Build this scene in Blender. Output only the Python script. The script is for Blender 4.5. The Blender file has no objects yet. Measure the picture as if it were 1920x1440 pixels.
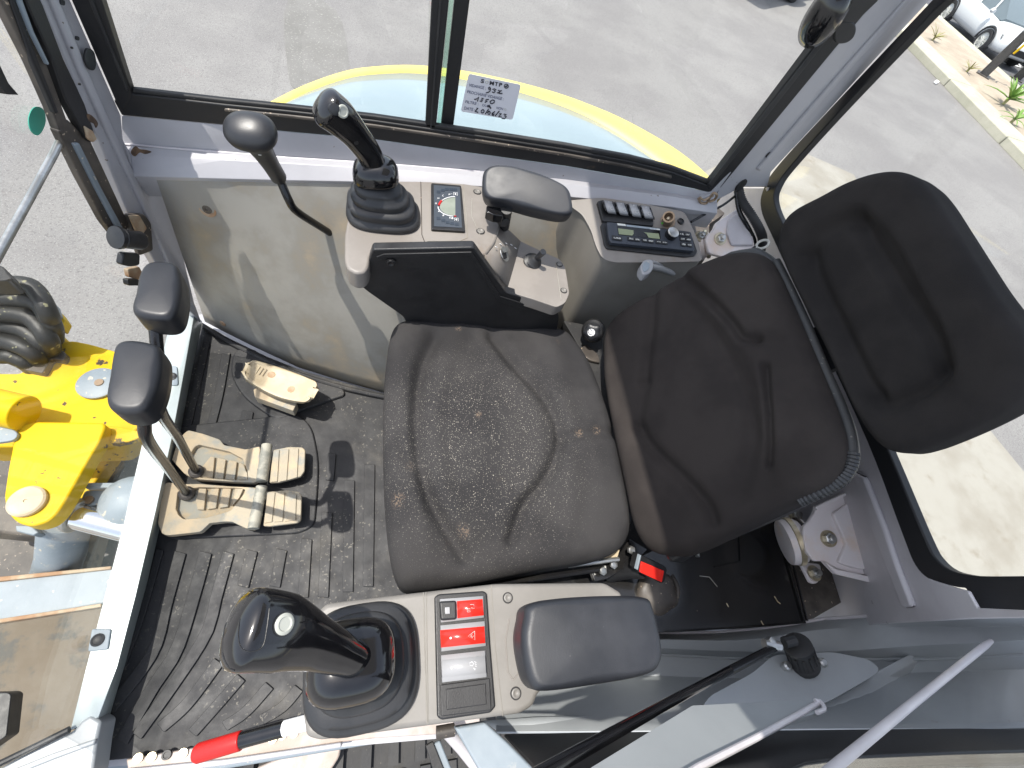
import bpy, math, random
import numpy as np
from math import radians, sin, cos, pi

# ------------------------------------------------------------------ camera, world, sun, exposure
scene = bpy.context.scene
F, CX, CY, CAMZ = 820.0, 960.0, 720.0, 1.30      # focal length and centre in photo pixels (1920 wide); eye above cab floor
dn = np.array([-230.0, 490.0, F]); dn /= np.linalg.norm(dn)
vy = np.array([-166.0, (-F*F - 166*230)/490.0, F]); vy /= np.linalg.norm(vy)
vx = np.cross(vy, -dn)
RW = np.array([vx, vy, -dn])                      # rows: world axes seen from the lens (x right, y down, z ahead)
CAM = np.array([0.0, 0.0, CAMZ])
cd = bpy.data.cameras.new('camera'); cam = bpy.data.objects.new('camera', cd); scene.collection.objects.link(cam)
from mathutils import Matrix, Vector
Rm = RW @ np.diag([1, -1, -1.0])                  # blender camera: x right, y up, looks along -z
cam.matrix_world = Matrix(((*Rm[0], 0), (*Rm[1], 0), (*Rm[2], CAMZ), (0, 0, 0, 1)))
cd.sensor_width = 36; cd.lens = 36*F/1920; cd.clip_start = .02; cd.clip_end = 500
scene.camera = cam
world = bpy.data.worlds.new('World'); scene.world = world; world.use_nodes = True
wn = world.node_tree; sky = wn.nodes.new('ShaderNodeTexSky'); sky.sky_type = 'NISHITA'; sky.sun_disc = False
SUN = np.array([-.30, .03, .955]); SUN /= np.linalg.norm(SUN)     # towards the sun
sky.sun_elevation = math.asin(SUN[2]); sky.sun_rotation = math.atan2(SUN[0], SUN[1])
sky.air_density = 1.0; sky.dust_density = 1.5; sky.ozone_density = 1.0
bg = wn.nodes['Background']; bg.inputs[1].default_value = .15
hs_ = wn.nodes.new('ShaderNodeHueSaturation'); hs_.inputs['Saturation'].default_value = .55   # hazy summer sky
wn.links.new(sky.outputs[0], hs_.inputs['Color']); wn.links.new(hs_.outputs[0], bg.inputs[0])
sl = bpy.data.lights.new('sun', 'SUN'); sl.energy = 2.7; sl.angle = radians(.5); sl.color = (1, .955, .88)
so = bpy.data.objects.new('sun', sl); scene.collection.objects.link(so)
so.rotation_euler = Vector(tuple(SUN)).to_track_quat('Z', 'Y').to_euler()
vs = scene.view_settings; vs.view_transform = 'Standard'; vs.look = 'None'; vs.gamma = 1; vs.use_curve_mapping = False
vs.exposure = 1.08
scene.render.engine = 'CYCLES'
scene.cycles.max_bounces = 10; scene.cycles.transparent_max_bounces = 16

# ------------------------------------------------------------------ helpers
def ray(u, v): return RW @ np.array([u-CX, v-CY, F])
class PL:                                         # a plane in the world
    def __init__(s, p, n): s.p = np.array(p, float); s.n = np.array(n, float)/np.linalg.norm(n)
    def __call__(s, u, v):
        r = ray(u, v); return CAM + r*(((s.p-CAM) @ s.n)/(r @ s.n))
    def off(s, d): return PL(s.p + s.n*d, s.n)
def Zp(z): return PL((0, 0, z), (0, 0, 1))
def Yp(y): return PL((0, y, 0), (0, -1, 0))
def P(u, v, z): return Zp(z)(u, v)
def P3(a, b, c):                                  # plane through three points, facing the eye
    n = np.cross(b-a, c-a); n /= np.linalg.norm(n)
    if n @ (CAM-a) < 0: n = -n
    return PL(a, n)
def V2(a, b): return P3(a, b, a + np.array([0, 0, 1.0]))   # upright plane through two points
def pix(p):
    c = RW.T @ (np.array(p, float)-CAM); return np.array((CX+F*c[0]/c[2], CY+F*c[1]/c[2]))
def unit(v): v = np.array(v, float); return v/np.linalg.norm(v)
ORG = {}
COL = scene.collection
def tag(o, label=None, cat=None, group=None, kind=None):
    if label: o['label'] = label
    if cat: o['category'] = cat
    if group: o['group'] = group
    if kind: o['kind'] = kind
    return o
def root(name, loc, label, cat, group=None):
    o = bpy.data.objects.new(name, None); COL.objects.link(o); o.location = tuple(loc); o.empty_display_size = .05
    ORG[o.name] = np.array(loc, float); return tag(o, label, cat, group)
def obj(name, verts, faces, mat, parent=None, smooth=True, bevel=0, seg=3, subsurf=0, sharp=35, fmats=None, autobase=True):
    verts = np.array(verts, float).reshape(-1, 3)
    if parent is not None: org = ORG[parent.name]
    elif autobase: org = np.array([*((verts.min(0)+verts.max(0))/2)[:2], verts[:, 2].min()])
    else: org = np.zeros(3)
    me = bpy.data.meshes.new(name)
    me.from_pydata([tuple(v) for v in (verts-org)], [], [tuple(int(i) for i in f) for f in faces]); me.update()
    import bmesh
    bm = bmesh.new(); bm.from_mesh(me); bmesh.ops.recalc_face_normals(bm, faces=bm.faces); bm.to_mesh(me); bm.free()
    mats = mat if isinstance(mat, (list, tuple)) else [mat]
    for m in mats: me.materials.append(m)
    if fmats:
        for p_, k in zip(me.polygons, fmats): p_.material_index = k
    o = bpy.data.objects.new(name, me); COL.objects.link(o)
    if parent is not None: o.parent = parent
    else: o.location = tuple(org)
    ORG[o.name] = org
    if smooth:
        me.shade_smooth()
        if not bevel: me.set_sharp_from_angle(angle=radians(sharp))
    if bevel:
        b = o.modifiers.new('bevel', 'BEVEL'); b.width = bevel; b.segments = seg; b.limit_method = 'ANGLE'; b.angle_limit = radians(38); b.harden_normals = smooth
    if subsurf:
        s = o.modifiers.new('subsurf', 'SUBSURF'); s.levels = s.render_levels = subsurf
    return o
def rnd(pts, r, n=5):                             # polygon with rounded corners
    pts = [np.array(p, float) for p in pts]; out = []; N = len(pts)
    for i in range(N):
        a, b, c = pts[i-1], pts[i], pts[(i+1) % N]
        rr = r[i] if isinstance(r, (list, tuple)) else r
        la, lc = np.linalg.norm(a-b), np.linalg.norm(c-b); d = min(rr, la*.48, lc*.48)
        if d < 1e-6: out.append(b); continue
        s = b+(a-b)/la*d; e = b+(c-b)/lc*d
        for k in range(n+1):
            t = k/n; out.append((1-t)**2*s + 2*t*(1-t)*b + t*t*e)
    return out
def spl(pts, n=8, closed=False):                  # catmull-rom through points
    pts = [np.array(p, float) for p in pts]; N = len(pts); out = []
    rng = range(N) if closed else range(N-1)
    for i in rng:
        if closed: p0, p1, p2, p3 = pts[i-1], pts[i], pts[(i+1) % N], pts[(i+2) % N]
        else: p0, p1, p2, p3 = pts[max(i-1, 0)], pts[i], pts[i+1], pts[min(i+2, N-1)]
        for k in range(n):
            t = k/n
            out.append(.5*((2*p1)+(-p0+p2)*t+(2*p0-5*p1+4*p2-p3)*t*t+(-p0+3*p1-3*p2+p3)*t**3))
    if not closed: out.append(pts[-1])
    return out
def resample(pts, n, closed=True):
    pts = [np.array(p, float) for p in pts]
    if closed: pts = pts+[pts[0]]
    d = [0]
    for a, b in zip(pts, pts[1:]): d.append(d[-1]+np.linalg.norm(b-a))
    A = np.array(pts); T = np.linspace(0, d[-1], n+1 if closed else n)
    R = np.stack([np.interp(T, d, A[:, k]) for k in range(A.shape[1])], 1)
    return R[:-1] if closed else R
def prism(name, top, vec, mat, parent=None, bevel=0, seg=3, scale=1.0, **k):   # outline pushed along vec
    top = np.array(top); n = len(top); c = top.mean(0)
    bot = c+(top-c)*scale+np.array(vec)
    f = [list(range(n)), list(range(2*n-1, n-1, -1))]+[[i, (i+1) % n, n+(i+1) % n, n+i] for i in range(n)]
    return obj(name, np.vstack([top, bot]), f, mat, parent, bevel=bevel, seg=seg, **k)
def slab(name, px, plane, th, mat, parent=None, r=0, bevel=.002, scale=1.0, vec=None, **k):
    if isinstance(plane, (int, float)): plane = Zp(plane)
    q = rnd(px, r) if r else px
    top = [plane(*p) for p in q]
    return prism(name, top, -plane.n*th if vec is None else vec, mat, parent, bevel=bevel, scale=scale, **k)
def sheet(name, rows, mat, parent=None, th=.004, closed=False, smooth=True, sub=0, sharp=35, bevel=0):   # grid through rows of points
    rows = [np.array(r, float) for r in rows]; n = len(rows[0]); m = len(rows)
    f = [[i*n+j, i*n+(j+1) % n, (i+1)*n+(j+1) % n, (i+1)*n+j] for i in range(m-1) for j in range(n if closed else n-1)]
    o = obj(name, np.vstack(rows), f, mat, parent, smooth=smooth, sharp=sharp)
    if sub: s = o.modifiers.new('sub', 'SUBSURF'); s.levels = s.render_levels = sub
    if th:
        # thickness goes away from the eye
        s = o.modifiers.new('solid', 'SOLIDIFY'); s.thickness = th
        me = o.data; p = me.polygons[0]; c = np.array(p.center)+ORG[o.name]
        s.offset = -1 if (np.array(p.normal) @ (CAM-c)) > 0 else 1
    if bevel:
        b = o.modifiers.new('bevel', 'BEVEL'); b.width = bevel; b.segments = 2; b.limit_method = 'ANGLE'; b.angle_limit = radians(40)
    return o
def frame_at(t):
    t = unit(t); a = np.array([0, 0, 1.0]) if abs(t[2]) < .9 else np.array([1.0, 0, 0])
    u = unit(np.cross(a, t)); return u, np.cross(t, u)
def tube_geo(path, rad, n=14, cap=True):
    path = [np.array(p, float) for p in path]; m = len(path)
    rad = [rad]*m if isinstance(rad, (int, float)) else list(rad)
    if len(rad) != m: rad = list(np.interp(np.linspace(0, 1, m), np.linspace(0, 1, len(rad)), rad))
    V = []; u = None
    for i in range(m):
        t = unit(path[min(i+1, m-1)]-path[max(i-1, 0)])
        if u is None: u, w = frame_at(t)
        else: u = unit(u-t*(u @ t)); w = np.cross(t, u)
        for k in range(n):
            a = 2*pi*k/n; V.append(path[i]+rad[i]*(cos(a)*u+sin(a)*w))
    Fs = [[i*n+k, i*n+(k+1) % n, (i+1)*n+(k+1) % n, (i+1)*n+k] for i in range(m-1) for k in range(n)]
    if cap: Fs += [list(range(n))[::-1], [(m-1)*n+k for k in range(n)]]
    return V, Fs
def tube(name, path, rad, mat, parent=None, n=14, smooth=0, bevel=0, **k):
    if smooth: path = spl(path, smooth)
    V, Fs = tube_geo(path, rad, n); return obj(name, V, Fs, mat, parent, bevel=bevel, **k)
def join_geo(parts):
    V = []; Fs = []
    for v, f in parts:
        b = len(V); V += list(v); Fs += [[i+b for i in q] for q in f]
    return V, Fs
def lathe_geo(p, axis, prof, n=24, u=None):       # prof: (height along axis, radius)
    axis = unit(axis)
    if u is None: u, w = frame_at(axis)
    else: u = unit(np.array(u)-axis*(np.array(u) @ axis)); w = np.cross(axis, u)
    V = []; m = len(prof)
    for h, r in prof:
        for k in range(n):
            a = 2*pi*k/n; V.append(np.array(p)+axis*h+max(r, 1e-5)*(cos(a)*u+sin(a)*w))
    Fs = [[i*n+k, i*n+(k+1) % n, (i+1)*n+(k+1) % n, (i+1)*n+k] for i in range(m-1) for k in range(n)]
    Fs += [list(range(n))[::-1], [(m-1)*n+k for k in range(n)]]
    return V, Fs
def lathe(name, p, axis, prof, mat, parent=None, n=24, bevel=0, **k):
    V, Fs = lathe_geo(p, axis, prof, n); return obj(name, V, Fs, mat, parent, bevel=bevel, **k)
def ring_pts(c, u, w, a, b, e=2.0, n=28):         # superellipse ring
    out = []
    for k in range(n):
        t = 2*pi*k/n; cc, ss = cos(t), sin(t)
        out.append(np.array(c)+np.array(u)*a*math.copysign(abs(cc)**(2/e), cc)+np.array(w)*b*math.copysign(abs(ss)**(2/e), ss))
    return out
def loft(name, rings, mat, parent=None, cap=True, sharp=35, subsurf=0, **k):
    n = len(rings[0]); m = len(rings); V = [p for r in rings for p in r]
    Fs = [[i*n+j, i*n+(j+1) % n, (i+1)*n+(j+1) % n, (i+1)*n+j] for i in range(m-1) for j in range(n)]
    if cap:
        V += [np.mean(rings[0], 0), np.mean(rings[-1], 0)]; a = len(V)-2
        Fs += [[(j+1) % n, j, a] for j in range(n)]+[[(m-1)*n+j, (m-1)*n+(j+1) % n, a+1] for j in range(n)]
    return obj(name, V, Fs, mat, parent, sharp=sharp, subsurf=subsurf, **k)
def box_geo(c, u, v, w, a, b, h):
    c = np.array(c); u, v, w = unit(u)*a/2, unit(v)*b/2, unit(w)*h/2
    V = [c+i*u+j*v+k*w for i in (-1, 1) for j in (-1, 1) for k in (-1, 1)]
    return V, [[0, 1, 3, 2], [4, 6, 7, 5], [0, 4, 5, 1], [2, 3, 7, 6], [0, 2, 6, 4], [1, 5, 7, 3]]
def box(name, c, dims, mat, parent=None, rot=0, bevel=.002, **k):
    u = (cos(rot), sin(rot), 0); v = (-sin(rot), cos(rot), 0)
    V, Fs = box_geo(c, u, v, (0, 0, 1), *dims); return obj(name, V, Fs, mat, parent, bevel=bevel, **k)
def beam(name, a, b, wd, ht, mat, parent=None, up=(0, 0, 1), bevel=.002, **k):
    a = np.array(a); b = np.array(b); t = unit(b-a); s = unit(np.cross(up, t)); w = np.cross(t, s)
    V, Fs = box_geo((a+b)/2, t, s, w, np.linalg.norm(b-a), wd, ht); return obj(name, V, Fs, mat, parent, bevel=bevel, **k)
def segd(p, poly):                                # distance of points p (N,2) to a polyline
    best = np.full(len(p), 1e9)
    for a, b in zip(poly, poly[1:]):
        a = np.array(a, float); b = np.array(b, float); d = b-a; t = np.clip(((p-a) @ d)/(d @ d), 0, 1)
        best = np.minimum(best, np.linalg.norm(p-(a+t[:, None]*d), axis=1))
    return best
def pad(name, px, plane, mat, parent=None, edge=.02, thick=.04, crown=.01, grooves=(), dishes=(), nr=26, na=120, smooth_px=True, inset=.88, cshift=(0, 0)):
    if isinstance(plane, (int, float)): plane = Zp(plane)
    q = spl(px, 8, True) if smooth_px else px
    O = resample([plane(*p) for p in q], na); c = O.mean(0)+0; n = plane.n
    rs = list(np.linspace(0.02, .8, nr))+list(1-.2*(1-np.linspace(0, 1, 16)[1:])**1.7)
    rings = []
    for r in rs:
        p = c+r*(O-c); d = (1-r)*np.linalg.norm(O-c, axis=1)
        h = crown*(1-r**2.2)*np.ones(na); e = np.clip(edge-d, 0, edge); h -= edge-np.sqrt(np.maximum(edge**2-e**2, 0))
        if grooves or dishes:
            uv = np.array([pix(x) for x in p])
            for poly, depth, sig in grooves: h -= depth*np.exp(-(segd(uv, poly)/sig)**2)
            for cx, cy, ra, rb, ang, depth in dishes:
                ca, sa = cos(radians(ang)), sin(radians(ang)); dx, dy = uv[:, 0]-cx, uv[:, 1]-cy
                X = (dx*ca+dy*sa)/ra; Y = (-dx*sa+dy*ca)/rb; s = (X**4+Y**4)**.25
                h -= depth/(1+np.exp(np.clip((s-1)*20, -60, 60)))
        rings.append(p+h[:, None]*n)
    t0 = -edge
    for k, (s, dz) in enumerate(((1.0, -thick*.5), (.985, -thick*.8), (inset, -thick))):
        rings.append(c+s*(O-c)+n*(t0+dz))
    return loft(name, rings, mat, parent, sharp=60)
def text(name, s, a, b, hpx, plane, mat, parent, th=.0004, off=.0006, bold=0, italic=0):
    """flat lettering: baseline from pixel a to pixel b, cap height hpx pixels, standing on plane"""
    if isinstance(plane, (int, float)): plane = Zp(plane)
    cu = bpy.data.curves.new(name, 'FONT'); cu.body = s; cu.size = 1; cu.offset = bold; cu.shear = italic; cu.resolution_u = 3
    to = bpy.data.objects.new('tmp', cu); COL.objects.link(to); bpy.context.view_layer.update()
    me = to.to_mesh(); V = np.array([v.co[:] for v in me.vertices]); Fs = [list(p.vertices) for p in me.polygons]
    to.to_mesh_clear(); bpy.data.objects.remove(to)
    x0, x1 = V[:, 0].min(), V[:, 0].max()
    A = plane(*a); B = plane(*b); ex = B-A
    a2 = np.array(a, float); d = np.array(b, float)-a2; nrm = np.array([d[1], -d[0]])/np.linalg.norm(d)
    up = plane(*(a2+nrm*hpx))-A
    ymax = .7
    W = A+((V[:, 0]-x0)/(x1-x0))[:, None]*ex+(V[:, 1]/ymax)[:, None]*up+plane.n*(off+th)
    return obj(name, W, Fs, mat, parent, smooth=False)
def stroke(name, pls, wpx, plane, mat, parent, off=.0008):   # pen strokes: thin tubes lying on a plane
    if isinstance(plane, (int, float)): plane = Zp(plane)
    parts = []
    for pl in pls:
        pts = [plane.off(off)(*p) for p in pl]; w = np.linalg.norm(plane(pl[0][0]+wpx, pl[0][1])-plane(*pl[0]))
        parts.append(tube_geo(pts, w/2, 6))
    return obj(name, *join_geo(parts), mat, parent)
def copy_tree(o, parent=None, dloc=None):
    c = o.copy(); COL.objects.link(c); c.parent = parent; ORG[c.name] = ORG.get(o.name)
    for ch in list(o.children): copy_tree(ch, c)
    return c

# ------------------------------------------------------------------ materials
def mat(name, col, rough=.5, metal=0, col2=None, nscale=8, ncon=(.4, .6), bump=0, bscale=200, dirt=None, dscale=15, dthr=(.6, .7), coat=0, spec=.5, focus=None, spots=(), spotcol=(.16, .12, .09), dirt2=None, d2scale=300, d2thr=(.7, .74), d2mask=None, vary_rough=0):
    m = bpy.data.materials.new(name); m.use_nodes = True; nt = m.node_tree; N = nt.nodes; L = nt.links
    b = N['Principled BSDF']; b.inputs['Roughness'].default_value = rough; b.inputs['Metallic'].default_value = metal
    b.inputs['Specular IOR Level'].default_value = spec
    if coat: b.inputs['Coat Weight'].default_value = coat; b.inputs['Coat Roughness'].default_value = .08
    tc = N.new('ShaderNodeTexCoord'); cur = None
    def noise(sc, det=5, rg=.6):
        n = N.new('ShaderNodeTexNoise'); n.inputs['Scale'].default_value = sc; n.inputs['Detail'].default_value = det; n.inputs['Roughness'].default_value = rg
        L.new(tc.outputs['Object'], n.inputs['Vector']); return n
    def ramp(src, a, b_):
        r = N.new('ShaderNodeMapRange'); r.interpolation_type = 'SMOOTHSTEP'; r.inputs[1].default_value = a; r.inputs[2].default_value = b_; L.new(src, r.inputs[0]); return r.outputs[0]
    def mix(fac, a, c):
        x = N.new('ShaderNodeMix'); x.data_type = 'RGBA'; L.new(fac, x.inputs[0])
        for s, i in ((a, 6), (c, 7)):
            if hasattr(s, 'links'): L.new(s, x.inputs[i])
            else: x.inputs[i].default_value = (*s, 1)
        return x.outputs[2]
    cur = col
    if col2: cur = mix(ramp(noise(nscale).outputs[0], *ncon), col, col2)
    if dirt: cur = mix(ramp(noise(dscale, 8, .65).outputs[0], *dthr), cur, dirt)
    if dirt2:
        f = ramp(noise(d2scale, 2, .5).outputs[0], *d2thr)
        if d2mask:
            g = ramp(noise(d2mask[0], 3).outputs[0], d2mask[1], d2mask[2]); mm = N.new('ShaderNodeMath'); mm.operation = 'MULTIPLY'; L.new(f, mm.inputs[0]); L.new(g, mm.inputs[1]); f = mm.outputs[0]
        if focus:                                 # loose grit lies mostly in one hollow
            dv = N.new('ShaderNodeVectorMath'); dv.operation = 'DISTANCE'; L.new(tc.outputs['Object'], dv.inputs[0]); dv.inputs[1].default_value = focus[:3]
            g = N.new('ShaderNodeMapRange'); g.interpolation_type = 'SMOOTHSTEP'; L.new(dv.outputs['Value'], g.inputs[0]); g.inputs[1].default_value = focus[4]; g.inputs[2].default_value = focus[3]
            mm = N.new('ShaderNodeMath'); mm.operation = 'MULTIPLY'; L.new(f, mm.inputs[0]); L.new(g.outputs[0], mm.inputs[1]); f = mm.outputs[0]
        cur = mix(f, cur, dirt2)
    for (sx_, sy_, sz_, sr_) in spots:            # small dried mud marks
        dv = N.new('ShaderNodeVectorMath'); dv.operation = 'DISTANCE'; L.new(tc.outputs['Object'], dv.inputs[0]); dv.inputs[1].default_value = (sx_, sy_, sz_)
        g = N.new('ShaderNodeMapRange'); g.interpolation_type = 'SMOOTHSTEP'; L.new(dv.outputs['Value'], g.inputs[0]); g.inputs[1].default_value = sr_; g.inputs[2].default_value = sr_*.3
        mm = N.new('ShaderNodeMath'); mm.operation = 'MULTIPLY'; L.new(ramp(noise(260, 3).outputs[0], .47, .58), mm.inputs[0]); L.new(g.outputs[0], mm.inputs[1]); cur = mix(mm.outputs[0], cur, spotcol)
    if hasattr(cur, 'links'): L.new(cur, b.inputs['Base Color'])
    else: b.inputs['Base Color'].default_value = (*cur, 1)
    if vary_rough:
        r = N.new('ShaderNodeMapRange'); L.new(noise(nscale*2.3).outputs[0], r.inputs[0]); r.inputs[1].default_value = .3; r.inputs[2].default_value = .7
        r.inputs[3].default_value = max(rough-vary_rough, .03); r.inputs[4].default_value = rough+vary_rough; L.new(r.outputs[0], b.inputs['Roughness'])
    if bump:
        bp = N.new('ShaderNodeBump'); bp.inputs['Strength'].default_value = bump; bp.inputs['Distance'].default_value = .002
        L.new(noise(bscale, 3).outputs[0], bp.inputs['Height']); L.new(bp.outputs[0], b.inputs['Normal'])
    return m
MAT = {}
def D(k, *a, **kw): MAT[k] = mat(k, *a, **kw)
D('asphalt', (.195, .188, .184), .9, col2=(.24, .234, .225), nscale=1.1, ncon=(.35, .65), bump=1.0, bscale=110, dirt2=(.35, .34, .325), d2scale=130, d2thr=(.60, .70), dirt=(.145, .138, .136), dscale=95, dthr=(.50, .66))
D('parking_asphalt', (.09, .09, .1), .9, col2=(.12, .12, .125), nscale=2, bump=.3, bscale=60)
D('concrete', (.27, .25, .21), .9, col2=(.33, .315, .275), nscale=1.5, bump=.3, bscale=60, dirt=(.23, .20, .155), dscale=4, dthr=(.55, .75))
D('dimground', (.165, .135, .098), .95, col2=(.21, .18, .14), nscale=2.2, bump=.5, bscale=70, dirt=(.12, .115, .10), dscale=5, dthr=(.52, .60))  # darker copy of the pad's ground for the less bright front area
D('kerb', (.42, .41, .32), .9, col2=(.48, .46, .37), nscale=3, bump=.3, bscale=50, dirt=(.34, .32, .24), dscale=6, dthr=(.6, .8))
D('paving', (.36, .30, .23), .9, col2=(.42, .36, .28), nscale=2, bump=.3, bscale=60)
D('whiteline', (.75, .75, .75), .7)
D('greypaint', (.40, .398, .42), .38, col2=(.35, .348, .368), nscale=5, ncon=(.35, .7), bump=.06, bscale=350, dirt=(.12, .085, .06), dscale=14, dthr=(.70, .76), vary_rough=.08, dirt2=(.16, .13, .11), d2scale=95, d2thr=(.74, .78))
D('lightgreypaint', (.60, .575, .59), .35, col2=(.53, .505, .52), nscale=6, bump=.06, bscale=300, dirt=(.35, .24, .16), dscale=10, dthr=(.66, .8), vary_rough=.08)
D('bracket', (.82, .76, .75), .4, col2=(.80, .66, .56), nscale=9, ncon=(.5, .7), bump=.05, bscale=300)
D('doorpaint', (.33, .348, .355), .4, col2=(.285, .302, .31), nscale=5, ncon=(.35, .7), bump=.06, bscale=350, dirt=(.2, .15, .1), dscale=12, dthr=(.68, .78), vary_rough=.08)
D('pedaldust', (.30, .29, .245), .8, col2=(.40, .32, .21), nscale=22, ncon=(.45, .6), bump=.3, bscale=200, dirt=(.15, .15, .14), dscale=22, dthr=(.58, .72))
D('silver', (.42, .465, .47), .33, metal=.2, col2=(.38, .425, .41), nscale=6, bump=.03, bscale=200)
D('beige', (.245, .224, .202), .48, col2=(.21, .19, .17), nscale=7, bump=.12, bscale=900, dirt=(.2, .16, .125), dscale=9, dthr=(.58, .75), vary_rough=.06)
D('beige2', (.215, .203, .185), .45, col2=(.185, .174, .158), nscale=7, bump=.12, bscale=900, vary_rough=.06)
D('trim', (.30, .288, .258), .5, col2=(.235, .222, .192), nscale=5, bump=.2, bscale=900, dirt=(.36, .29, .20), dscale=5, dthr=(.5, .75), vary_rough=.08)
D('trim2', (.255, .24, .21), .52, col2=(.22, .205, .18), nscale=6, bump=.2, bscale=900, vary_rough=.08)
D('blackplastic', (.014, .014, .015), .42, col2=(.019, .019, .020), nscale=20, bump=.15, bscale=700, vary_rough=.08)
D('knobblack', (.015, .016, .019), .43, col2=(.024, .025, .028), nscale=14, bump=.05, bscale=500, vary_rough=.06)
D('armrest', (.020, .022, .027), .46, col2=(.028, .030, .036), nscale=9, bump=.08, bscale=600, vary_rough=.07, dirt2=(.09, .09, .09), d2scale=160, d2thr=(.76, .79))
D('gloss', (.005, .005, .006), .12, col2=(.009, .009, .010), nscale=15, vary_rough=.05, coat=.3)
D('rod', (.010, .010, .011), .24, bump=.05, bscale=100, dirt=(.04, .035, .03), dscale=45, dthr=(.70, .80))
D('sillpaint', (.42, .37, .345), .5, col2=(.36, .29, .24), nscale=14, bump=.1, bscale=100)
D('rubber', (.02, .02, .021), .62, col2=(.032, .031, .03), nscale=12, bump=.2, bscale=150, dirt2=(.11, .10, .085), d2scale=120, d2thr=(.70, .76))
D('boot', (.020, .021, .023), .45, col2=(.032, .032, .033), nscale=10, bump=.1, bscale=400)
D('seal', (.012, .012, .013), .5, bump=.15, bscale=200, dirt=(.11, .075, .04), dscale=14, dthr=(.66, .8))
D('mat', (.017, .017, .0185), .62, col2=(.026, .026, .027), nscale=9, ncon=(.4, .65), bump=.28, bscale=90, dirt=(.060, .055, .046), dscale=7, dthr=(.50, .80), dirt2=(.13, .12, .10), d2scale=150, d2thr=(.62, .70), d2mask=(6, .42, .58), vary_rough=.1)
D('fabric', (.030, .029, .030), .9, col2=(.044, .042, .042), nscale=5, bump=.5, bscale=900, dirt=(.075, .06, .05), dscale=9, dthr=(.64, .8), dirt2=(.38, .35, .30), d2scale=480, d2thr=(.645, .68), focus=(*((P(905, 830, .5)-P(1000, 850, .1)).tolist()), .09, .30), spots=[tuple((P(u, v, .5)-P(1000, 850, .1)).tolist())+(r,) for u, v, r in ((897, 775, .012), (775, 868, .020), (742, 936, .022), (866, 998, .022), (868, 1030, .016), (735, 860, .014), (1085, 812, .014), (1120, 806, .014), (860, 612, .014))], spec=.2)
D('fabric2', (.030, .0255, .0238), spots=[tuple((P(u, v, z)-P(1000, 850, .1)).tolist())+(r,) for u, v, z, r in ((1375, 553, .75, .018), (1378, 572, .75, .014), (1418, 745, .72, .012), (1360, 660, .70, .010), (1330, 952, .56, .014), (1470, 740, .78, .012))], spotcol=(.10, .075, .055), rough=.97, col2=(.040, .034, .031), nscale=6, bump=.5, bscale=900, dirt=(.10, .075, .055), dscale=8, dthr=(.68, .85), spec=.2)
D('fabric3', (.019, .0172, .0168), .97, col2=(.026, .0235, .0225), nscale=6, bump=.5, bscale=900, spec=.2)
D('pedal', (.47, .375, .25), .85, col2=(.37, .325, .245), nscale=14, ncon=(.42, .6), bump=.3, bscale=200, dirt=(.27, .28, .26), dscale=16, dthr=(.55, .7))
D('pedalgrey', (.36, .345, .285), .65, metal=.0, col2=(.22, .22, .19), nscale=40, bump=.3, bscale=200)
D('cream', (.55, .47, .33), .55, col2=(.47, .38, .25), nscale=10, bump=.05, bscale=200)
D('yellow', (.70, .46, .0), .5, spec=.25, col2=(.62, .38, .0), nscale=5, bump=.05, bscale=80, dirt=(.045, .035, .025), dscale=11, dthr=(.625, .645), dirt2=(.09, .06, .03), d2scale=45, d2thr=(.70, .72))
D('hoodrim', (.74, .60, .16), .45)
D('hood', (.28, .355, .38), .25, col2=(.255, .325, .355), nscale=2, coat=.3)  # grey cover; the blue sky it reflects is put into the base colour
D('steel', (.55, .55, .53), .32, metal=.85, col2=(.4, .4, .38), nscale=30)
D('chrome', (.8, .8, .8), .1, metal=1)
D('zinc', (.62, .55, .40), .32, metal=.7, col2=(.5, .42, .28), nscale=30)
D('exgrey', (.26, .30, .33), .5, col2=(.21, .25, .28), nscale=5, bump=.15, bscale=60, dirt=(.5, .46, .38), dscale=16, dthr=(.6, .72), dirt2=(.5, .46, .38), d2scale=60, d2thr=(.68, .7))
D('rust', (.34, .20, .11), .8, col2=(.45, .36, .25), nscale=12, bump=.3, bscale=80)
D('rustdark', (.07, .045, .03), .8, col2=(.16, .10, .06), nscale=60)
D('tanbar', (.42, .35, .27), .85, col2=(.26, .23, .2), nscale=14, ncon=(.5, .6), bump=.4, bscale=80)
D('blackpaint', (.010, .010, .011), .2, col2=(.016, .015, .014), nscale=8, dirt=(.09, .065, .045), dscale=13, dthr=(.68, .85), coat=.3, dirt2=(.2, .17, .13), d2scale=110, d2thr=(.76, .79))
D('dirtblack', (.05, .042, .036), .5, col2=(.10, .085, .07), nscale=10, dirt2=(.4, .32, .24), d2scale=130, d2thr=(.68, .73))
D('red', (.52, .014, .012), .4, col2=(.45, .012, .010), nscale=10)
D('redbright', (.85, .03, .02), .22)
D('white', (.8, .8, .8), .5)
D('offwhite', (.66, .66, .61), .4)
D('ink', (.02, .02, .03), .7)
D('greyink', (.12, .13, .2), .7)
D('gaugeface', (.055, .065, .08), .3)
D('gaugedark', (.03, .04, .055), .35)
D('lcd', (.24, .265, .225), .35, col2=(.21, .235, .195), nscale=30)
D('lcdr', (.24, .27, .16), .35)
D('buttongrey', (.30, .31, .32), .35)
D('switchgrey', (.33, .33, .335), .3)
D('buttonwhite', (.42, .43, .38), .35)
D('radioface', (.040, .046, .058), .28)
D('sticker', (.66, .66, .70), .55)
D('greensticker', (.05, .38, .27), .6)
D('leaf', (.14, .27, .05), .55, col2=(.20, .33, .07), nscale=20)
D('dryleaf', (.33, .33, .12), .7, col2=(.25, .22, .1), nscale=20)
D('carwhite', (.72, .74, .74), .25, coat=.5)
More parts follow.
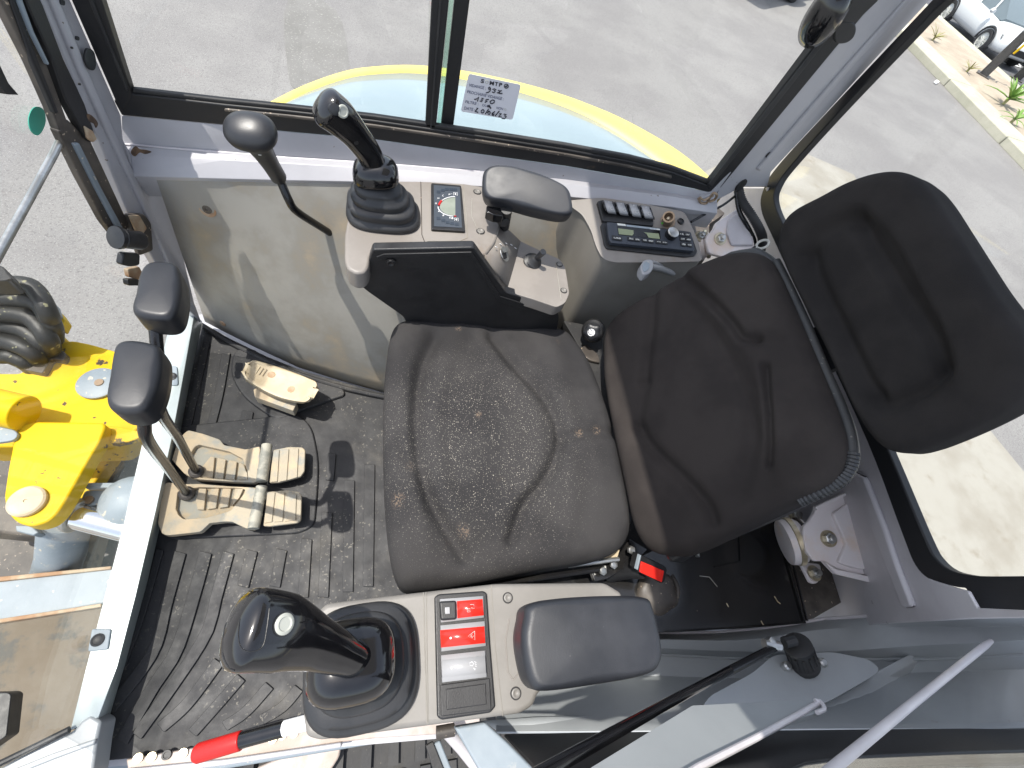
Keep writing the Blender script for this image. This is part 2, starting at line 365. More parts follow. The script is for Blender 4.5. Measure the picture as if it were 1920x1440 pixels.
D('carglass', (.16, .20, .22), .05)
D('tyre', (.02, .02, .021), .8, bump=.3, bscale=60)
D('ledgreen', (.1, .6, .05), .4)
D('bronze', (.30, .22, .15), .35, metal=.5)
D('roofpaint', (.75, .75, .76), .6)
def glass(name, tint, refl=.9):
    m = bpy.data.materials.new(name); m.use_nodes = True; nt = m.node_tree; N = nt.nodes; L = nt.links; N.remove(N['Principled BSDF'])
    t = N.new('ShaderNodeBsdfTransparent'); t.inputs[0].default_value = (*tint, 1); g = N.new('ShaderNodeBsdfGlossy'); g.inputs['Roughness'].default_value = .01
    lw = N.new('ShaderNodeLayerWeight'); lw.inputs[0].default_value = .5; pw = N.new('ShaderNodeMath'); pw.operation = 'POWER'; pw.inputs[1].default_value = 5; L.new(lw.outputs['Facing'], pw.inputs[0])
    mm = N.new('ShaderNodeMath'); mm.operation = 'MULTIPLY_ADD'; mm.inputs[1].default_value = refl; mm.inputs[2].default_value = .035; L.new(pw.outputs[0], mm.inputs[0]); x = N.new('ShaderNodeMixShader'); L.new(mm.outputs[0], x.inputs[0]); L.new(t.outputs[0], x.inputs[1]); L.new(g.outputs[0], x.inputs[2]); L.new(x.outputs[0], N['Material Output'].inputs[0]); MAT[name] = m
glass('glass', (.975, .98, .972)); glass('tintglass', (.72, .86, .80))
M = MAT

# ------------------------------------------------------------------ ground and surroundings
G = -.85
g = Zp(G)
def flat(name, pts, z, m, th=.02, kind='structure', **k):
    o = prism(name, [(*p[:2], z) for p in pts], (0, 0, -th), m, bevel=0, smooth=False, **k); o['kind'] = kind; return o
kd = unit(P(1920, 320, G)-P(1687, 76, G)); kn = np.array([-kd[1], kd[0], 0]); kA = P(1687, 76, G)
if kn @ kA < 0: kn = -kn                          # away from the machine
kw = (P(1706, 52, G)-kA) @ kn
def kp(s, t, z=0): return kA+kd*s+kn*t+np.array([0, 0, z])
print('kerb width', kw, kd, kn)
PG = -2.0                                          # the parking area lies lower than the yard
kw2_ = (P(1843, 141, G)-kA) @ kn+.35
flat('ground', [kp(-150, kw2_), kp(150, kw2_), kp(150, -250), kp(-150, -250)], G, M['asphalt'], .3)
# kerb stones as single pieces
kerb = root('kerb', kp(0, 0), 'long pale concrete kerb between the yard and the parking bays', 'kerb')
L0 = 1.9
for i in range(-6, 9):
    a, b = i*L0+.012, (i+1)*L0-.012
    t = [kp(a, 0, .13), kp(b, 0, .13), kp(b, kw*.55, .13), kp(a, kw*.55, .13)]
    prism('kerb_stone', t, (0, 0, -.14), M['kerb'], kerb, bevel=.02)
s_ = kw*.55
strip = flat('pavement_strip', [kp(-14, s_+.02), kp(18, s_+.02), kp(18, kw2_), kp(-14, kw2_)], G+.10, M['paving'], .1)
park = flat('parking_ground', [kp(-150, kw2_+.3), kp(150, kw2_+.3), kp(150, 250), kp(-150, 250)], PG, M['parking_asphalt'], .02)
flat('retaining_wall', [kp(-150, kw2_+.002), kp(150, kw2_+.002), kp(150, kw2_+.31), kp(-150, kw2_+.31)], G+.1, M['kerb'], 1.3)
def line(p, q, w=.1, z=.02):
    d = unit(q-p); n_ = np.array([-d[1], d[0], 0]); o = prism('bay_line', [(*(x)[:2], PG+z) for x in (p+n_*w/2, q+n_*w/2, q-n_*w/2, p-n_*w/2)], (0, 0, -.004), M['whiteline'], bevel=0, smooth=False); o['kind'] = 'structure'
Gq = Zp(PG+.02)
for a, b in (((1764, 91), (1833, 108)), ((1880, 117), (1925, 128)), ((1893, 102), (1930, 140))): line(Gq(*a), Gq(*b), .11)

# concrete pad under and behind the machine
pad_px = [(1440, 262), (1512, 289), (1600, 328), (1720, 560), (1830, 777), (1925, 893)]
pp = [P(*q, G) for q in pad_px]
far = [P(1925, 1440, G), P(900, 1900, G), P(-300, 1700, G), P(-300, 1150, G)]
flat('dim_ground', [P(-900, 1120, G), P(300, 1120, G), P(420, 1380, G), P(1000, 1392, G), P(1000, 2600, G), P(-900, 2600, G)], G+.012, M['dimground'], .004)  # ground repeated in a darker tone; its dimmer exposure is put into the colour
flat('concrete_pad', pp+far, G+.006, M['concrete'], .01)
o = flat('window_reflection_patch', [P(u, v, G) for u, v in spl([(540, 0), (630, 20), (655, 130), (640, 165), (560, 170), (540, 130)], 4, True)], G+.003, mat('reflection_tone', (.19, .185, .175), .9, col2=(.17, .165, .155), nscale=3, bump=.5, bscale=60, dirt2=(.3, .29, .27), d2scale=60, d2thr=(.6, .7)), .004)  # side pane's faint reflection, painted as a patch on the asphalt

# cars in the bays
def car(name, label, p_front, p_rear, paint):
    """p_front, p_rear: wheel contact points on the side facing the yard"""
    ax = unit(p_front-p_rear); wb = np.linalg.norm(p_front-p_rear); side = np.array([-ax[1], ax[0], 0])
    if side @ p_front < 0: side = -side           # towards the far side of the car
    s = wb/2.6; up = np.array([0, 0, 1.0]); base = (p_front+p_rear)/2+side*.85*s; base[2] = p_front[2]
    r = root(name, base, label, 'car', 'white cars in the parking bays')
    def q(x, y, z): return base+ax*x*s+side*y*s+up*z*s
    # body: rings across the width, from rear to front
    prof = [(-2.15, .32, .75, .70), (-2.1, .28, 1.0, .80), (-1.7, .22, 1.05, .86), (-1.3, .2, 1.02, .88), (0, .2, .98, .89), (1.1, .2, .95, .88), (1.6, .22, .88, .85), (2.0, .28, .76, .78), (2.12, .34, .60, .68)]
    rings = []
    for x, z0, z1, hw in prof:
        rg = []
        for (fy, fz) in ((-.92, 0), (-1, .25), (-1, .62), (-.95, .85), (-.82, 1), (0, 1.03), (.82, 1), (.95, .85), (1, .62), (1, .25), (.92, 0), (0, 0)):
            rg.append(q(x, fy*hw, z0+(z1-z0)*fz))
        rings.append(rg)
    loft('body', rings, paint, r, subsurf=1, sharp=50)
    cab_ = [(-2.0, .98, .62, .5), (-1.75, 1.25, .66, .55), (-1.3, 1.5, .70, .6), (-.3, 1.58, .72, .62), (.35, 1.5, .72, .60), (1.15, .98, .76, .62)]
    for nm, dy, m_, zz in (('greenhouse', 0, M['carglass'], 0), ('roof', .0, paint, 1)):
        rings = []
        for x, z1, hwb, hwt in cab_:
            if nm == 'greenhouse': rg = [q(x, a*hwb, .9) for a in (-1, 1)]+[q(x, a*hwt, z1) for a in (1, -1)]
            else:
                if z1 < 1.2: continue
                rg = [q(x, -hwt*1.02, z1-.05), q(x, hwt*1.02, z1-.05), q(x, hwt*.9, z1+.03), q(x, -hwt*.9, z1+.03)]
            rings.append(rg)
        loft(nm, rings, m_, r, sharp=50)
    for x in (-1.55, -.35, .5):
        for y in (-1, 1):
            k = .66 if x < .4 else .70
            beam('window_pillar', q(x, y*.76, .92), q(x-.12 if x < .4 else x-.15, y*k*.93, 1.5), .06*s, .03*s, paint, r, bevel=.003)
    for x in (-1.3, 1.3):
        for y in (-1, 1):
            c = q(x, y*.80, .33); axs = side*y
            w = lathe('wheel', c, axs, [(-.10*s, .26*s), (-.10*s, .33*s), (.07*s, .34*s), (.10*s, .31*s), (.10*s, .235*s), (.04*s, .23*s), (.04*s, .05*s)], M['tyre'], r, 28)
            parts = [lathe_geo(c+axs*.05*s, axs, [(0, .05*s), (.03*s, .05*s)], 12), lathe_geo(c+axs*.045*s, axs, [(0, .235*s), (.035*s, .235*s), (.035*s, .215*s), (0, .21*s)], 24)]
            u, v = frame_at(axs)
            for k in range(5):
                a = 2*pi*k/5; d = u*cos(a)+v*sin(a); e = np.cross(axs, d)
                for sgn in (-.35, .35):
                    parts.append(box_geo(c+axs*.065*s+d*.13*s+e*sgn*.09*s, d+e*sgn*.4, np.cross(axs, d+e*sgn*.4), axs, .19*s, .028*s, .02*s))
            obj('rim', *join_geo(parts), M['offwhite'], w, bevel=0)
            obj('wheel_arch', *join_geo([tube_geo([q(x+.40*cos(a), y*.875, .33+.40*sin(a)) for a in np.linspace(-.1, pi+.1, 12)], .035*s, 6)]), M['blackplastic'], r)
    for y in (-1, 1):
        prism('headlight', [q(2.0, y*.45, .70), q(1.75, y*.80, .72), q(1.82, y*.80, .62), q(2.04, y*.45, .60)], ax*.05*s, M['steel'], r, bevel=0)
        loft('door_mirror', [ring_pts(q(.75+dx, y*.98, 1.0), side, up, a*s, b*s, 2, 10) for dx, a, b in ((-.08, .05, .04), (0, .10, .08), (.1, .06, .05))], paint, r)
    prism('grille', [q(2.10, -.5, .56), q(2.10, .5, .56), q(2.10, .55, .40), q(2.10, -.55, .40)], ax*.06*s, M['blackplastic'], r, bevel=0)
    return r
wz = Zp(PG)
pf, pr_ = wz(1822, 96), wz(1763, 42)
print('kw2', kw2_, 'wheelbase', np.linalg.norm(pf-pr_))
d_ = unit(pf-pr_); pr2 = pf-d_*2.6
c1 = car('parked_car', 'white parked car nearest the kerb with front and rear wheels in full view', pf, pr2, M['carwhite'])
sd = np.array([-d_[1], d_[0], 0]); sd = sd if sd @ pf > 0 else -sd
c2 = car('parked_car', 'white car farther right beyond the first one, cut by the frame edge', pf+sd*2.7+d_*.9, pr2+sd*2.7+d_*.9, M['carwhite'])

# posts by the bays
def post(b, t_px, label, w=.16):
    b = np.array(b); # find height so that the top falls near t_px
    best = min(np.linspace(.3, 1.9, 30), key=lambda h: np.linalg.norm(pix(b+[0, 0, h])-np.array(t_px)))
    r = root('barrier_post', b, label, 'post', 'dark posts behind the kerb'); h = best
    box('post_shaft', b+[0, 0, h/2], (w, w, h), M['rubber'], r, rot=.7, bevel=.01)
    box('base_plate', b+[0, 0, .01], (w*1.7, w*1.7, .02), M['dirtblack'], r, rot=.7, bevel=.003); return h
post(P(1843, 141, G+.1), (1935, 66), 'dark square post with a yellow cable beside the white car')
post(P(1905, 148, G+.1), (1945, 116), 'dark square post at the frame edge above the bright green plant')
pb_ = P(1843, 141, G+.1); yc = [pb_+np.array([-.02, -.10+dx, h]) for dx, h in ((-.05, .45), (-.08, .7), (0, .95), (.03, 1.2), (-.04, 1.5), (0, 1.85))]
o = tube('cable', yc, .02, M['yellow'], smooth=4); tag(o, 'thin yellow cable hanging along the dark post', 'cable')

def leafy(name, label, cat, u, v, size, n, m, seed, droop=.5, group=None, z=.1):
    rnd_ = random.Random(seed); b = P(u, v, G+z); r = root(name, b, label, cat, group)
    tube('stem', [b, b+np.array([.02, .02, size*.25])], .012+size*.03, M['dryleaf'], r, 8)
    for k in range(n):
        a = 2*pi*k/n*1.0+rnd_.uniform(-.3, .3); el = rnd_.uniform(.25, 1.2); ln = size*rnd_.uniform(.6, 1.1); d = np.array([cos(a)*cos(el), sin(a)*cos(el), sin(el)])
        sdv = unit(np.cross(d, (0, 0, 1))); pts = []; w = ln*.075
        c0 = b+np.array([0, 0, size*.2])
        rows = []
        for t in (0, .25, .55, .8, 1):
            c = c0+d*ln*t-np.array([0, 0, droop*ln*t*t*.6]); ww = w*(1-abs(t-.35)*1.3 if t < 1 else .02)
            rows.append([c-sdv*ww, c+np.array([0, 0, -ww*.4]), c+sdv*ww])
        sheet('leaf', rows, m, r, th=.002)
    return r
leafy('spiky_plant', 'bright green spiky plant growing behind the kerb', 'plant', 1880, 196, .5, 22, M['leaf'], 3)
leafy('spiky_plant', 'smaller green plant with long drooping leaves lowest along the kerb', 'plant', 1893, 232, .38, 12, M['leaf'], 5, .9)
leafy('weed', 'small yellowish weed by the white line on the pavement strip nearest the window pillar', 'weed', 1748, 76, .3, 14, M['dryleaf'], 7, .3)
leafy('weed', 'small dry weed in the pavement joint left of the dark post', 'weed', 1812, 135, .26, 10, M['dryleaf'], 8, .3)
o = slab('litter', [(1752, 152), (1757, 149), (1762, 153), (1757, 156)], G+.03, .02, M['white'], bevel=0); tag(o, 'scrap of white litter lying against the kerb', 'litter')

# parked trailer whose tyre shows at the top
tb = P(1497, 12, G); tx = unit(P(1600, -10, G)-tb)*np.array([1, 1, 0]); tx = unit(tx); ty = np.array([-tx[1], tx[0], 0]); ty = ty if ty @ tb > 0 else -ty
tr = root('parked_trailer', tb, 'parked trailer with a treaded black tyre at the top edge of the frame', 'trailer')
tc_ = tb+ty*.25+tx*.0+np.array([0, 0, .38])
w = lathe('tyre', tc_, ty, [(-.13, .22), (-.13, .33), (-.10, .375), (.10, .375), (.13, .33), (.13, .22)], M['tyre'], tr, 40)
parts = [box_geo(tc_+.378*(tx*cos(a)+np.array([0, 0, 1])*sin(a)), ty, -tx*sin(a)+np.array([0, 0, cos(a)]), tx*cos(a)+np.array([0, 0, sin(a)]), .22, .03, .02) for a in np.linspace(0, 2*pi, 40, endpoint=False)]
obj('tread', *join_geo(parts), M['tyre'], w)
lathe('rim', tc_-ty*.12, ty, [(0, .21), (.03, .2), (.05, .06), (.08, .05)], M['steel'], tr)
V_, F_ = box_geo(tb+ty*1.3+tx*.4+np.array([0, 0, .95]), tx, ty, (0, 0, 1), 4.2, 1.9, .35); obj('trailer_bed', V_, F_, M['exgrey'], tr, bevel=.02)

# ------------------------------------------------------------------ excavator outside the cab
# engine / tank cover seen through the side window
zc = .58
outer = spl([(495, 209), (568, 172), (644, 144), (702, 134), (780, 130), (870, 139), (960, 156), (1060, 181), (1150, 214), (1240, 262), (1300, 304), (1360, 360)], 6)
inner = spl([(500, 212), (572, 175), (648, 148), (704, 139.5), (780, 137.5), (868, 149), (955, 168), (1048, 197), (1128, 233), (1200, 280), (1248, 314), (1290, 348)], 6)
po = Zp(zc-.05); pi_ = Zp(zc)
O_ = [po(*q) for q in resample(outer, 60, False)]; I_ = [pi_(*q) for q in resample(inner, 60, False)]
cover = root('engine_cover', (.2, 1.3, G+.4), 'rounded machine cover coloured pale blue as sky reflection, with a yellow edge outside the side window', 'machine cover')
B_ = [np.array([p[0], 1.02, zc]) for p in I_]
sheet('cover_top', [[b*(1-t)+i*t+np.array([0, 0, .03*sin(pi*min(t, 1))]) for b, i in zip(B_, I_)] for t in np.linspace(0, 1, 8)], M['hood'], cover, th=.004)
Om = [(o_+i)/2+np.array([0, 0, .018]) for o_, i in zip(O_, I_)]
sheet('yellow_rim', [I_, Om, O_, [p-np.array([0, 0, .06]) for p in O_]], M['hoodrim'], cover, th=.004)
sheet('cover_side', [[p-np.array([0, 0, .062]) for p in O_], [np.array([p[0]*.97, 1.02+(p[1]-1.02)*.97, -.25]) for p in O_]], M['exgrey'], cover, th=.004)

# swing platform under the cab and the tracks
plat = root('machine_platform', (.1, .4, -.3), 'grey steel platform carrying the cab', 'machine platform')
prism('deck', rnd([(-.64, -.2, -.065), (-.64, 1.0, -.065), (1.2, 1.0, -.065), (1.3, .5, -.065), (1.2, -.2, -.065)], 0), (0, 0, -.22), M['exgrey'], plat, bevel=.01)
lathe('slew_ring', (.3, .4, -.5), (0, 0, 1), [(0, .36), (.2, .36)], M['exgrey'], plat, 40)
def track(name, yc_, label, x0=-.85, x1=1.45, wd=.30):
    r = root(name, ((x0+x1)/2, yc_, G), label, 'crawler track', 'rubber crawler tracks'); zr = .24; zm = G+zr+.01
    path = []
    for a in np.linspace(pi/2, 3*pi/2, 14): path.append((x0+zr+zr*cos(a), zm+zr*sin(a)))
    for a in np.linspace(-pi/2, pi/2, 14): path.append((x1-zr+zr*cos(a), zm+zr*sin(a)))
    path = resample([np.array(p) for p in path], 120)
    def rg(k): return [np.array([p[0], yc_+k*wd/2, p[1]]) for p in path]
    cen = np.array([(x0+x1)/2, zm])
    def inn(k):
        out = []
        for p in path:
            cx_ = min(max(p[0], x0+zr), x1-zr); d = np.array([p[0]-cx_, p[1]-zm]); d = d/np.linalg.norm(d); out.append(np.array([p[0]-d[0]*.03, yc_+k*wd/2, p[1]-d[1]*.03]))
        return out
    obj('belt', *loft_geo([rg(-1), rg(1), inn(1), inn(-1)]), M['rubber'], r)
    parts = []
    for i in range(0, 120, 2):
        p = path[i]; q_ = path[(i+1) % 120]; t = np.array([q_[0]-p[0], 0, q_[1]-p[1]]); t = unit(t); n_ = np.cross(t, (0, 1, 0))
        cx_ = min(max(p[0], x0+zr), x1-zr); d = np.array([p[0]-cx_, 0, p[1]-zm]); n_ = n_ if n_ @ d > 0 else -n_
        for k, sh in ((-.25, 0), (.25, .5)):
            parts.append(box_geo(np.array([p[0], yc_+k*wd, p[1]])+t*sh*.03+n_*.008, t, (0, 1, 0), n_, .028, wd*.46, .03))
    o_ = obj('track_lugs', *join_geo(parts), M['rubber'], r)
    lathe('sprocket', (x1-zr, yc_-.12, zm), (0, 1, 0), [(0, .17), (.24, .17)], M['exgrey'], r)
    lathe('idler', (x0+zr, yc_-.12, zm), (0, 1, 0), [(0, .17), (.24, .17)], M['exgrey'], r)
    prism('track_frame', [(x0+zr, yc_-.08, zm+.12), (x1-zr, yc_-.08, zm+.12), (x1-zr, yc_+.08, zm+.12), (x0+zr, yc_+.08, zm+.12)], (0, 0, -.22), M['exgrey'], r, bevel=.01)
def loft_geo(rings):
    n = len(rings[0]); m = len(rings); V = [p for r in rings for p in r]
    return V, [[i*n+j, i*n+(j+1) % n, ((i+1) % m)*n+(j+1) % n, ((i+1) % m)*n+j] for i in range(m) for j in range(n)]
track('crawler_track', -.30, 'black rubber track below the door side of the cab', x0=-.5, x1=1.45)
track('crawler_track', 1.12, 'black rubber track below the side window, hidden by the pale cover', x0=-.5, x1=1.7)

# boom swing bracket in front of the cab
ye = M['yellow']
br = root('boom_swing_bracket', P(130, 760, -.2), 'chipped yellow boom swing bracket seen through the front glass', 'boom bracket')
slab('upper_plate', [(-60, 700), (40, 700), (62, 672), (95, 644), (135, 638), (170, 645), (215, 658), (255, 672), (268, 740), (262, 800), (215, 838), (110, 842), (50, 838), (-60, 838)], .05, .10, ye, br, r=10, bevel=.008)
slab('clevis_plate', [(30, 800), (60, 790), (200, 792), (190, 822), (160, 872), (125, 935), (108, 962), (90, 978), (60, 988), (30, 980), (12, 960), (6, 935), (14, 880)], .11, .045, ye, br, r=14, bevel=.006)
slab('lower_clevis_plate', [(120, 800), (245, 800), (215, 850), (160, 930), (120, 960), (70, 975), (60, 900)], -.12, .05, ye, br, r=10, bevel=.006)
slab('flange', spl([(105, 805), (150, 797), (220, 800), (266, 812), (240, 828), (180, 832), (120, 826)], 5, True), .075, .02, ye, br, bevel=.004)
slab('flange', spl([(170, 828), (230, 818), (268, 818), (268, 832), (230, 842), (185, 842)], 5, True), -.02, .02, ye, br, bevel=.004)
p = P(185, 720, .053); lathe('pin_cover', p, (0, 0, 1), [(0, .047), (.006, .047), (.008, .043), (.008, 0)], M['exgrey'], br, 30)
lathe('pin_bolt', p+[0.005, 0, .008], (0, 0, 1), [(0, .011), (.003, .010), (.003, .004)], M['bronze'], br, 12)
p = P(53, 941, .112); lathe('pivot_pin', p, (0, 0, 1), [(0, .034), (.007, .034), (.010, .030), (.010, .004), (.008, .003)], M['cream'], br, 30)
a = P(-40, 755, .13); b = P(48, 775, .13); tube('hinge_boss', [a, b], .042, ye, br, 24, bevel=.004)
slab('steel_disc', spl([(-30, 800), (10, 800), (32, 812), (20, 826), (-30, 828)], 5, True), .12, .01, M['exgrey'], br, bevel=.002)
slab('hook_tab', [(92, 598), (112, 583), (124, 600), (116, 616), (100, 610)], .10, .03, ye, br, bevel=.004)
slab('hook_tab', [(96, 562), (106, 572), (112, 590), (98, 590)], .12, .02, M['exgrey'], br, bevel=.004)
slab('side_web', [(88, 600), (105, 618), (128, 640), (100, 652), (75, 640)], .03, .12, ye, br, bevel=.006)
# grease nipple
tube('grease_nipple', [P(108, 943, .09), P(121, 941, .09)], .006, M['steel'], br, 8)
# hoses
hs = root('hydraulic_hoses', P(20, 600, -.1), 'bundle of thick dusty black hydraulic hoses beside the yellow bracket', 'hydraulic hoses')
D('hose', (.012, .012, .011), .5, col2=(.02, .02, .018), nscale=14, bump=.5, bscale=60, dirt2=(.22, .21, .12), d2scale=60, d2thr=(.66, .72))
for i, (y0, xm, ym, xe, ye_, z, rr) in enumerate(((532, 60, 538, 92, 590, .22, .032), (560, 70, 568, 98, 612, .18, .034), (588, 60, 598, 92, 640, .16, .034), (612, 50, 622, 84, 655, .12, .034), (640, 40, 650, 72, 672, .11, .034), (668, 25, 670, 60, 690, .08, .032), (548, 40, 556, 80, 600, .10, .034), (600, 40, 610, 80, 650, .06, .034), (575, 40, 590, 84, 620, .02, .034), (630, 30, 640, 70, 668, .02, .034))):
    tube('hose', [P(-120, y0-6, z-.05), P(-40, y0-2, z), P(5, y0, z), P(xm, ym, z), P(xe, ye_, z-.03), P(xe+2, ye_+28, z-.14), P(xe-6, ye_+50, z-.3)], rr*.62, M['hose'], hs, 14, smooth=6)
o = slab('swivel_block', [(30, 640), (86, 640), (124, 662), (120, 676), (95, 672), (80, 700), (30, 690)], .07, .08, M['dirtblack'], hs, r=6, bevel=.006)
o = slab('rubber_stop', spl([(-40, 500), (0, 497), (14, 512), (18, 524), (-40, 524)], 5, True), .3, .05, M['rubber'], bevel=.006); tag(o, 'black rubber end at the left edge above the hoses', 'rubber stop')
# swing cylinder
cy = root('swing_cylinder', P(180, 970, -.05), 'chrome swing cylinder rod with grey rod end behind the front sill', 'hydraulic cylinder')
tube('rod', [P(146, 968, .02), P(260, 998, .0)], .030, M['chrome'], cy, 32)
tube('rod_end', [P(100, 950, .02), P(146, 968, .02)], .036, M['exgrey'], cy, 28, bevel=.004)
tube('rod_collar', [P(139, 966, .02), P(148, 969, .02)], .040, M['steel'], cy, 28, bevel=.003)
ck = root('valve_clevis', P(210, 940, -.1), 'small grey cast clevis with a rounded head beside the chrome rod', 'clevis')
slab('clevis_arm', [(155, 928), (160, 920), (215, 918), (250, 905), (250, 955), (215, 945), (165, 948), (152, 940)], .03, .03, M['exgrey'], ck, r=5, bevel=.006)
V_, F_ = lathe_geo(P(240, 938, .03)-[0, 0, .02], (0, 0, 1), [(-.03, .02), (-.02, .045), (.0, .06), (.02, .062), (.04, .05), (.052, .03), (.056, 0)], 24); obj('clevis_head', V_, F_, M['exgrey'], ck)
lathe('clevis_bolt', P(168, 938, .033), (0, 0, 1), [(0, .010), (.006, .010), (.006, .004)], M['bronze'], ck, 12)
slab('clevis_ear', [(158, 915), (165, 905), (215, 905), (212, 914)], .05, .02, M['exgrey'], ck, r=3, bevel=.004)
# dozer blade and its frame
bl = root('dozer_blade', P(90, 1120, -.5), 'blue grey dozer blade frame with rusty edges in front of the cab', 'dozer blade')
tube('lift_cylinder', [P(125, 965, -.05), P(115, 1040, -.22), P(92, 1110, -.42)], .052, M['exgrey'], bl, 32)
slab('top_plate', [(-100, 1093), (0, 1085), (208, 1063), (225, 1063), (196, 1132), (120, 1145), (0, 1166), (-100, 1180)], -.2, .05, M['exgrey'], bl, r=0, bevel=.006)
slab('edge_strip', [(-100, 1088), (0, 1081), (208, 1061), (208, 1067), (0, 1090), (-100, 1098)], -.19, .03, M['rust'], bl, bevel=.003)
slab('edge_strip', [(-100, 1176), (0, 1160), (120, 1142), (190, 1131), (190, 1138), (120, 1149), (0, 1168), (-100, 1184)], -.19, .03, M['rust'], bl, bevel=.003)
slab('step_bar', [(226, 852), (204, 856), (182, 930), (170, 985), (143, 1075), (168, 1075), (190, 1000), (212, 910)][::-1], -.32, .05, M['tanbar'], bl, r=0, bevel=.004)
slab('cross_bar', [(186, 851), (285, 846), (285, 856), (186, 859)], -.30, .03, M['tanbar'], bl, bevel=.004)
slab('rubber_buffer', [(215, 862), (238, 862), (241, 880), (232, 905), (208, 908)], -.28, .06, M['rubber'], bl, r=6, bevel=.006)
slab('under_shade', [(-100, 860), (290, 850), (260, 980), (230, 1100), (-100, 1110)], -.42, .1, M['dirtblack'], bl, bevel=.01)  # dark slab standing in for the shade beneath the blade frame
slab('blade_hinge', [(28, 985), (58, 985), (72, 998), (62, 1004), (30, 996)], .0, .03, M['exgrey'], bl, bevel=.003)
slab('swing_body', [(-100, 715), (150, 860), (240, 850), (160, 960), (100, 1010), (-100, 990)], -.18, .12, M['dirtblack'], br, bevel=.01)
o = slab('step_tread', [(-60, 1300), (14, 1298), (21, 1302), (12, 1380), (-60, 1430)], -.45, .05, M['blackplastic'], r=6, bevel=.008); tag(o, 'black step edge at the left frame edge below the blade', 'step')

# ------------------------------------------------------------------ the cab
gp, lg, sl_ = M['greypaint'], M['lightgreypaint'], M['seal']
cab = root('operator_cab', (.15, .4, 0), 'grey lavender painted operator cab with side, rear and front windows', 'excavator cab')
WY = .962
wall = Yp(WY)
pA, pB = P(1450, 400, .68), P(1700, 1000, .68)
rear = V2(pA, pB)                                  # rear window plane
fA, fB = P(350, 592, .085), P(150, 1330, .085)
front = V2(P(327, 700, .085), P(165, 1250, .085))
# floor pan
prism('floor_pan', [P(372, 590, -.03), P(760, 560, -.03), P(1500, 500, -.03), (1.0, -.16, -.03), P(820, 1385, -.03), P(180, 1440, -.03)], (0, 0, -.03), gp, cab, bevel=0)
# floor mat
matt = root('floor_mat', P(450, 1000, 0), 'black dusty moulded rubber floor mat with raised ribs', 'floor mat')
m_out = [(377, 603), (430, 634), (500, 668), (570, 696), (640, 716), (722, 738), (900, 740), (1300, 700), (1300, 1330), (820, 1372), (500, 1398), (185, 1428), (280, 1010)]
slab('mat_sheet', m_out, .004, .008, M['mat'], matt, bevel=.002)
def rib(px, w, h=.005, name='mat_rib', m=None, r=2.5):
    px = resample(spl(px, 8) if len(px) > 2 else px, 14 if len(px) > 2 else 2, False)
    # px: centre line in pixels, w: width in pixels
    pts = [np.array(p, float) for p in px]; n = len(pts); L_, R_ = [], []
    for i in range(n):
        t = unit(pts[min(i+1, n-1)]-pts[max(i-1, 0)]); nn = np.array([-t[1], t[0]]); L_.append(pts[i]+nn*w/2); R_.append(pts[i]-nn*w/2)
    return slab(name, L_+R_[::-1], .005+h, h+.001, m or M['mat'], matt, r=r, bevel=.0015)
for px, w in (([(387, 640), (360, 760), (345, 830)], 14), ([(424, 660), (410, 740), (392, 810)], 16),
              ([(464, 770), (455, 825)], 22), ([(515, 790), (508, 832)], 20),
              ([(300, 1030), (262, 1160), (226, 1250)], 14), ([(338, 1035), (312, 1130), (285, 1225), (205, 1330)], 22),
              ([(385, 1035), (365, 1110), (330, 1220), (285, 1290), (228, 1390)], 24), ([(428, 1035), (405, 1120), (385, 1190), (320, 1290), (255, 1380)], 22),
              ([(472, 1032), (455, 1100)], 22), ([(410, 1240), (350, 1320), (300, 1365)], 22),
              ([(452, 1270), (400, 1330), (360, 1375)], 20), ([(505, 1285), (460, 1335), (420, 1362)], 20), ([(560, 1290), (530, 1325), (490, 1350)], 20),
              ([(528, 1030), (515, 1100)], 20), ([(575, 1010), (568, 1120)], 20), ([(613, 960), (606, 1120)], 20), ([(655, 900), (652, 1110)], 20), ([(693, 870), (690, 1100)], 20), ([(622, 850), (618, 900)], 16)):
    rib(px, w)
hump = slab('mat_hump', [(438, 655), (470, 650), (530, 690), (640, 722), (650, 740), (560, 770), (520, 790), (455, 745), (430, 700)], .0138, .012, M['mat'], matt, r=25, bevel=.007, seg=5)
slab('mat_hump', [(320, 800), (560, 775), (585, 800), (598, 860), (596, 920), (590, 985), (560, 1000), (310, 1012), (290, 980), (300, 880)], .0122, .010, M['mat'], matt, r=30, bevel=.006, seg=4)
tube('mat_bead', [P(u, v, .012) for u, v in spl([(384, 615), (450, 652), (540, 694), (640, 726), (720, 744)], 5)], .008, M['mat'], matt, 10)
# front sill (bright box section)
zs = .085
sillL = [(322, 600), (300, 700), (270, 832), (235, 985), (200, 1120), (165, 1255), (137, 1368)]
sillR = [(362, 590), (345, 690), (322, 815), (290, 960), (252, 1120), (218, 1250), (182, 1345)]
edge = [(377, 602), (356, 700), (334, 815), (305, 950), (274, 1085), (232, 1240), (184, 1400)]
zz = Zp(zs)
rows = [[zz(*p)-[0, 0, .12] for p in sillL], [zz(*p) for p in sillL], [zz(*p) for p in sillR], [P(*p, .012) for p in edge]]
sheet('front_sill', rows, M['silver'], cab, th=.004, sharp=30, bevel=.003)
for c, q in (((322, 706), [(308, 686), (332, 686), (334, 722), (306, 722)]), ((183, 1200), [(172, 1179), (208, 1179), (202, 1218), (164, 1222)])):
    k = slab('latch_plate', q, zs+.007, .006, M['exgrey'], cab, r=5, bevel=.002)
    lathe('latch_hole', P(*c, zs+.0075), (0, 0, 1), [(0, .012), (.001, .012), (.002, .009), (.001, .007)], M['seal'], k, 20)
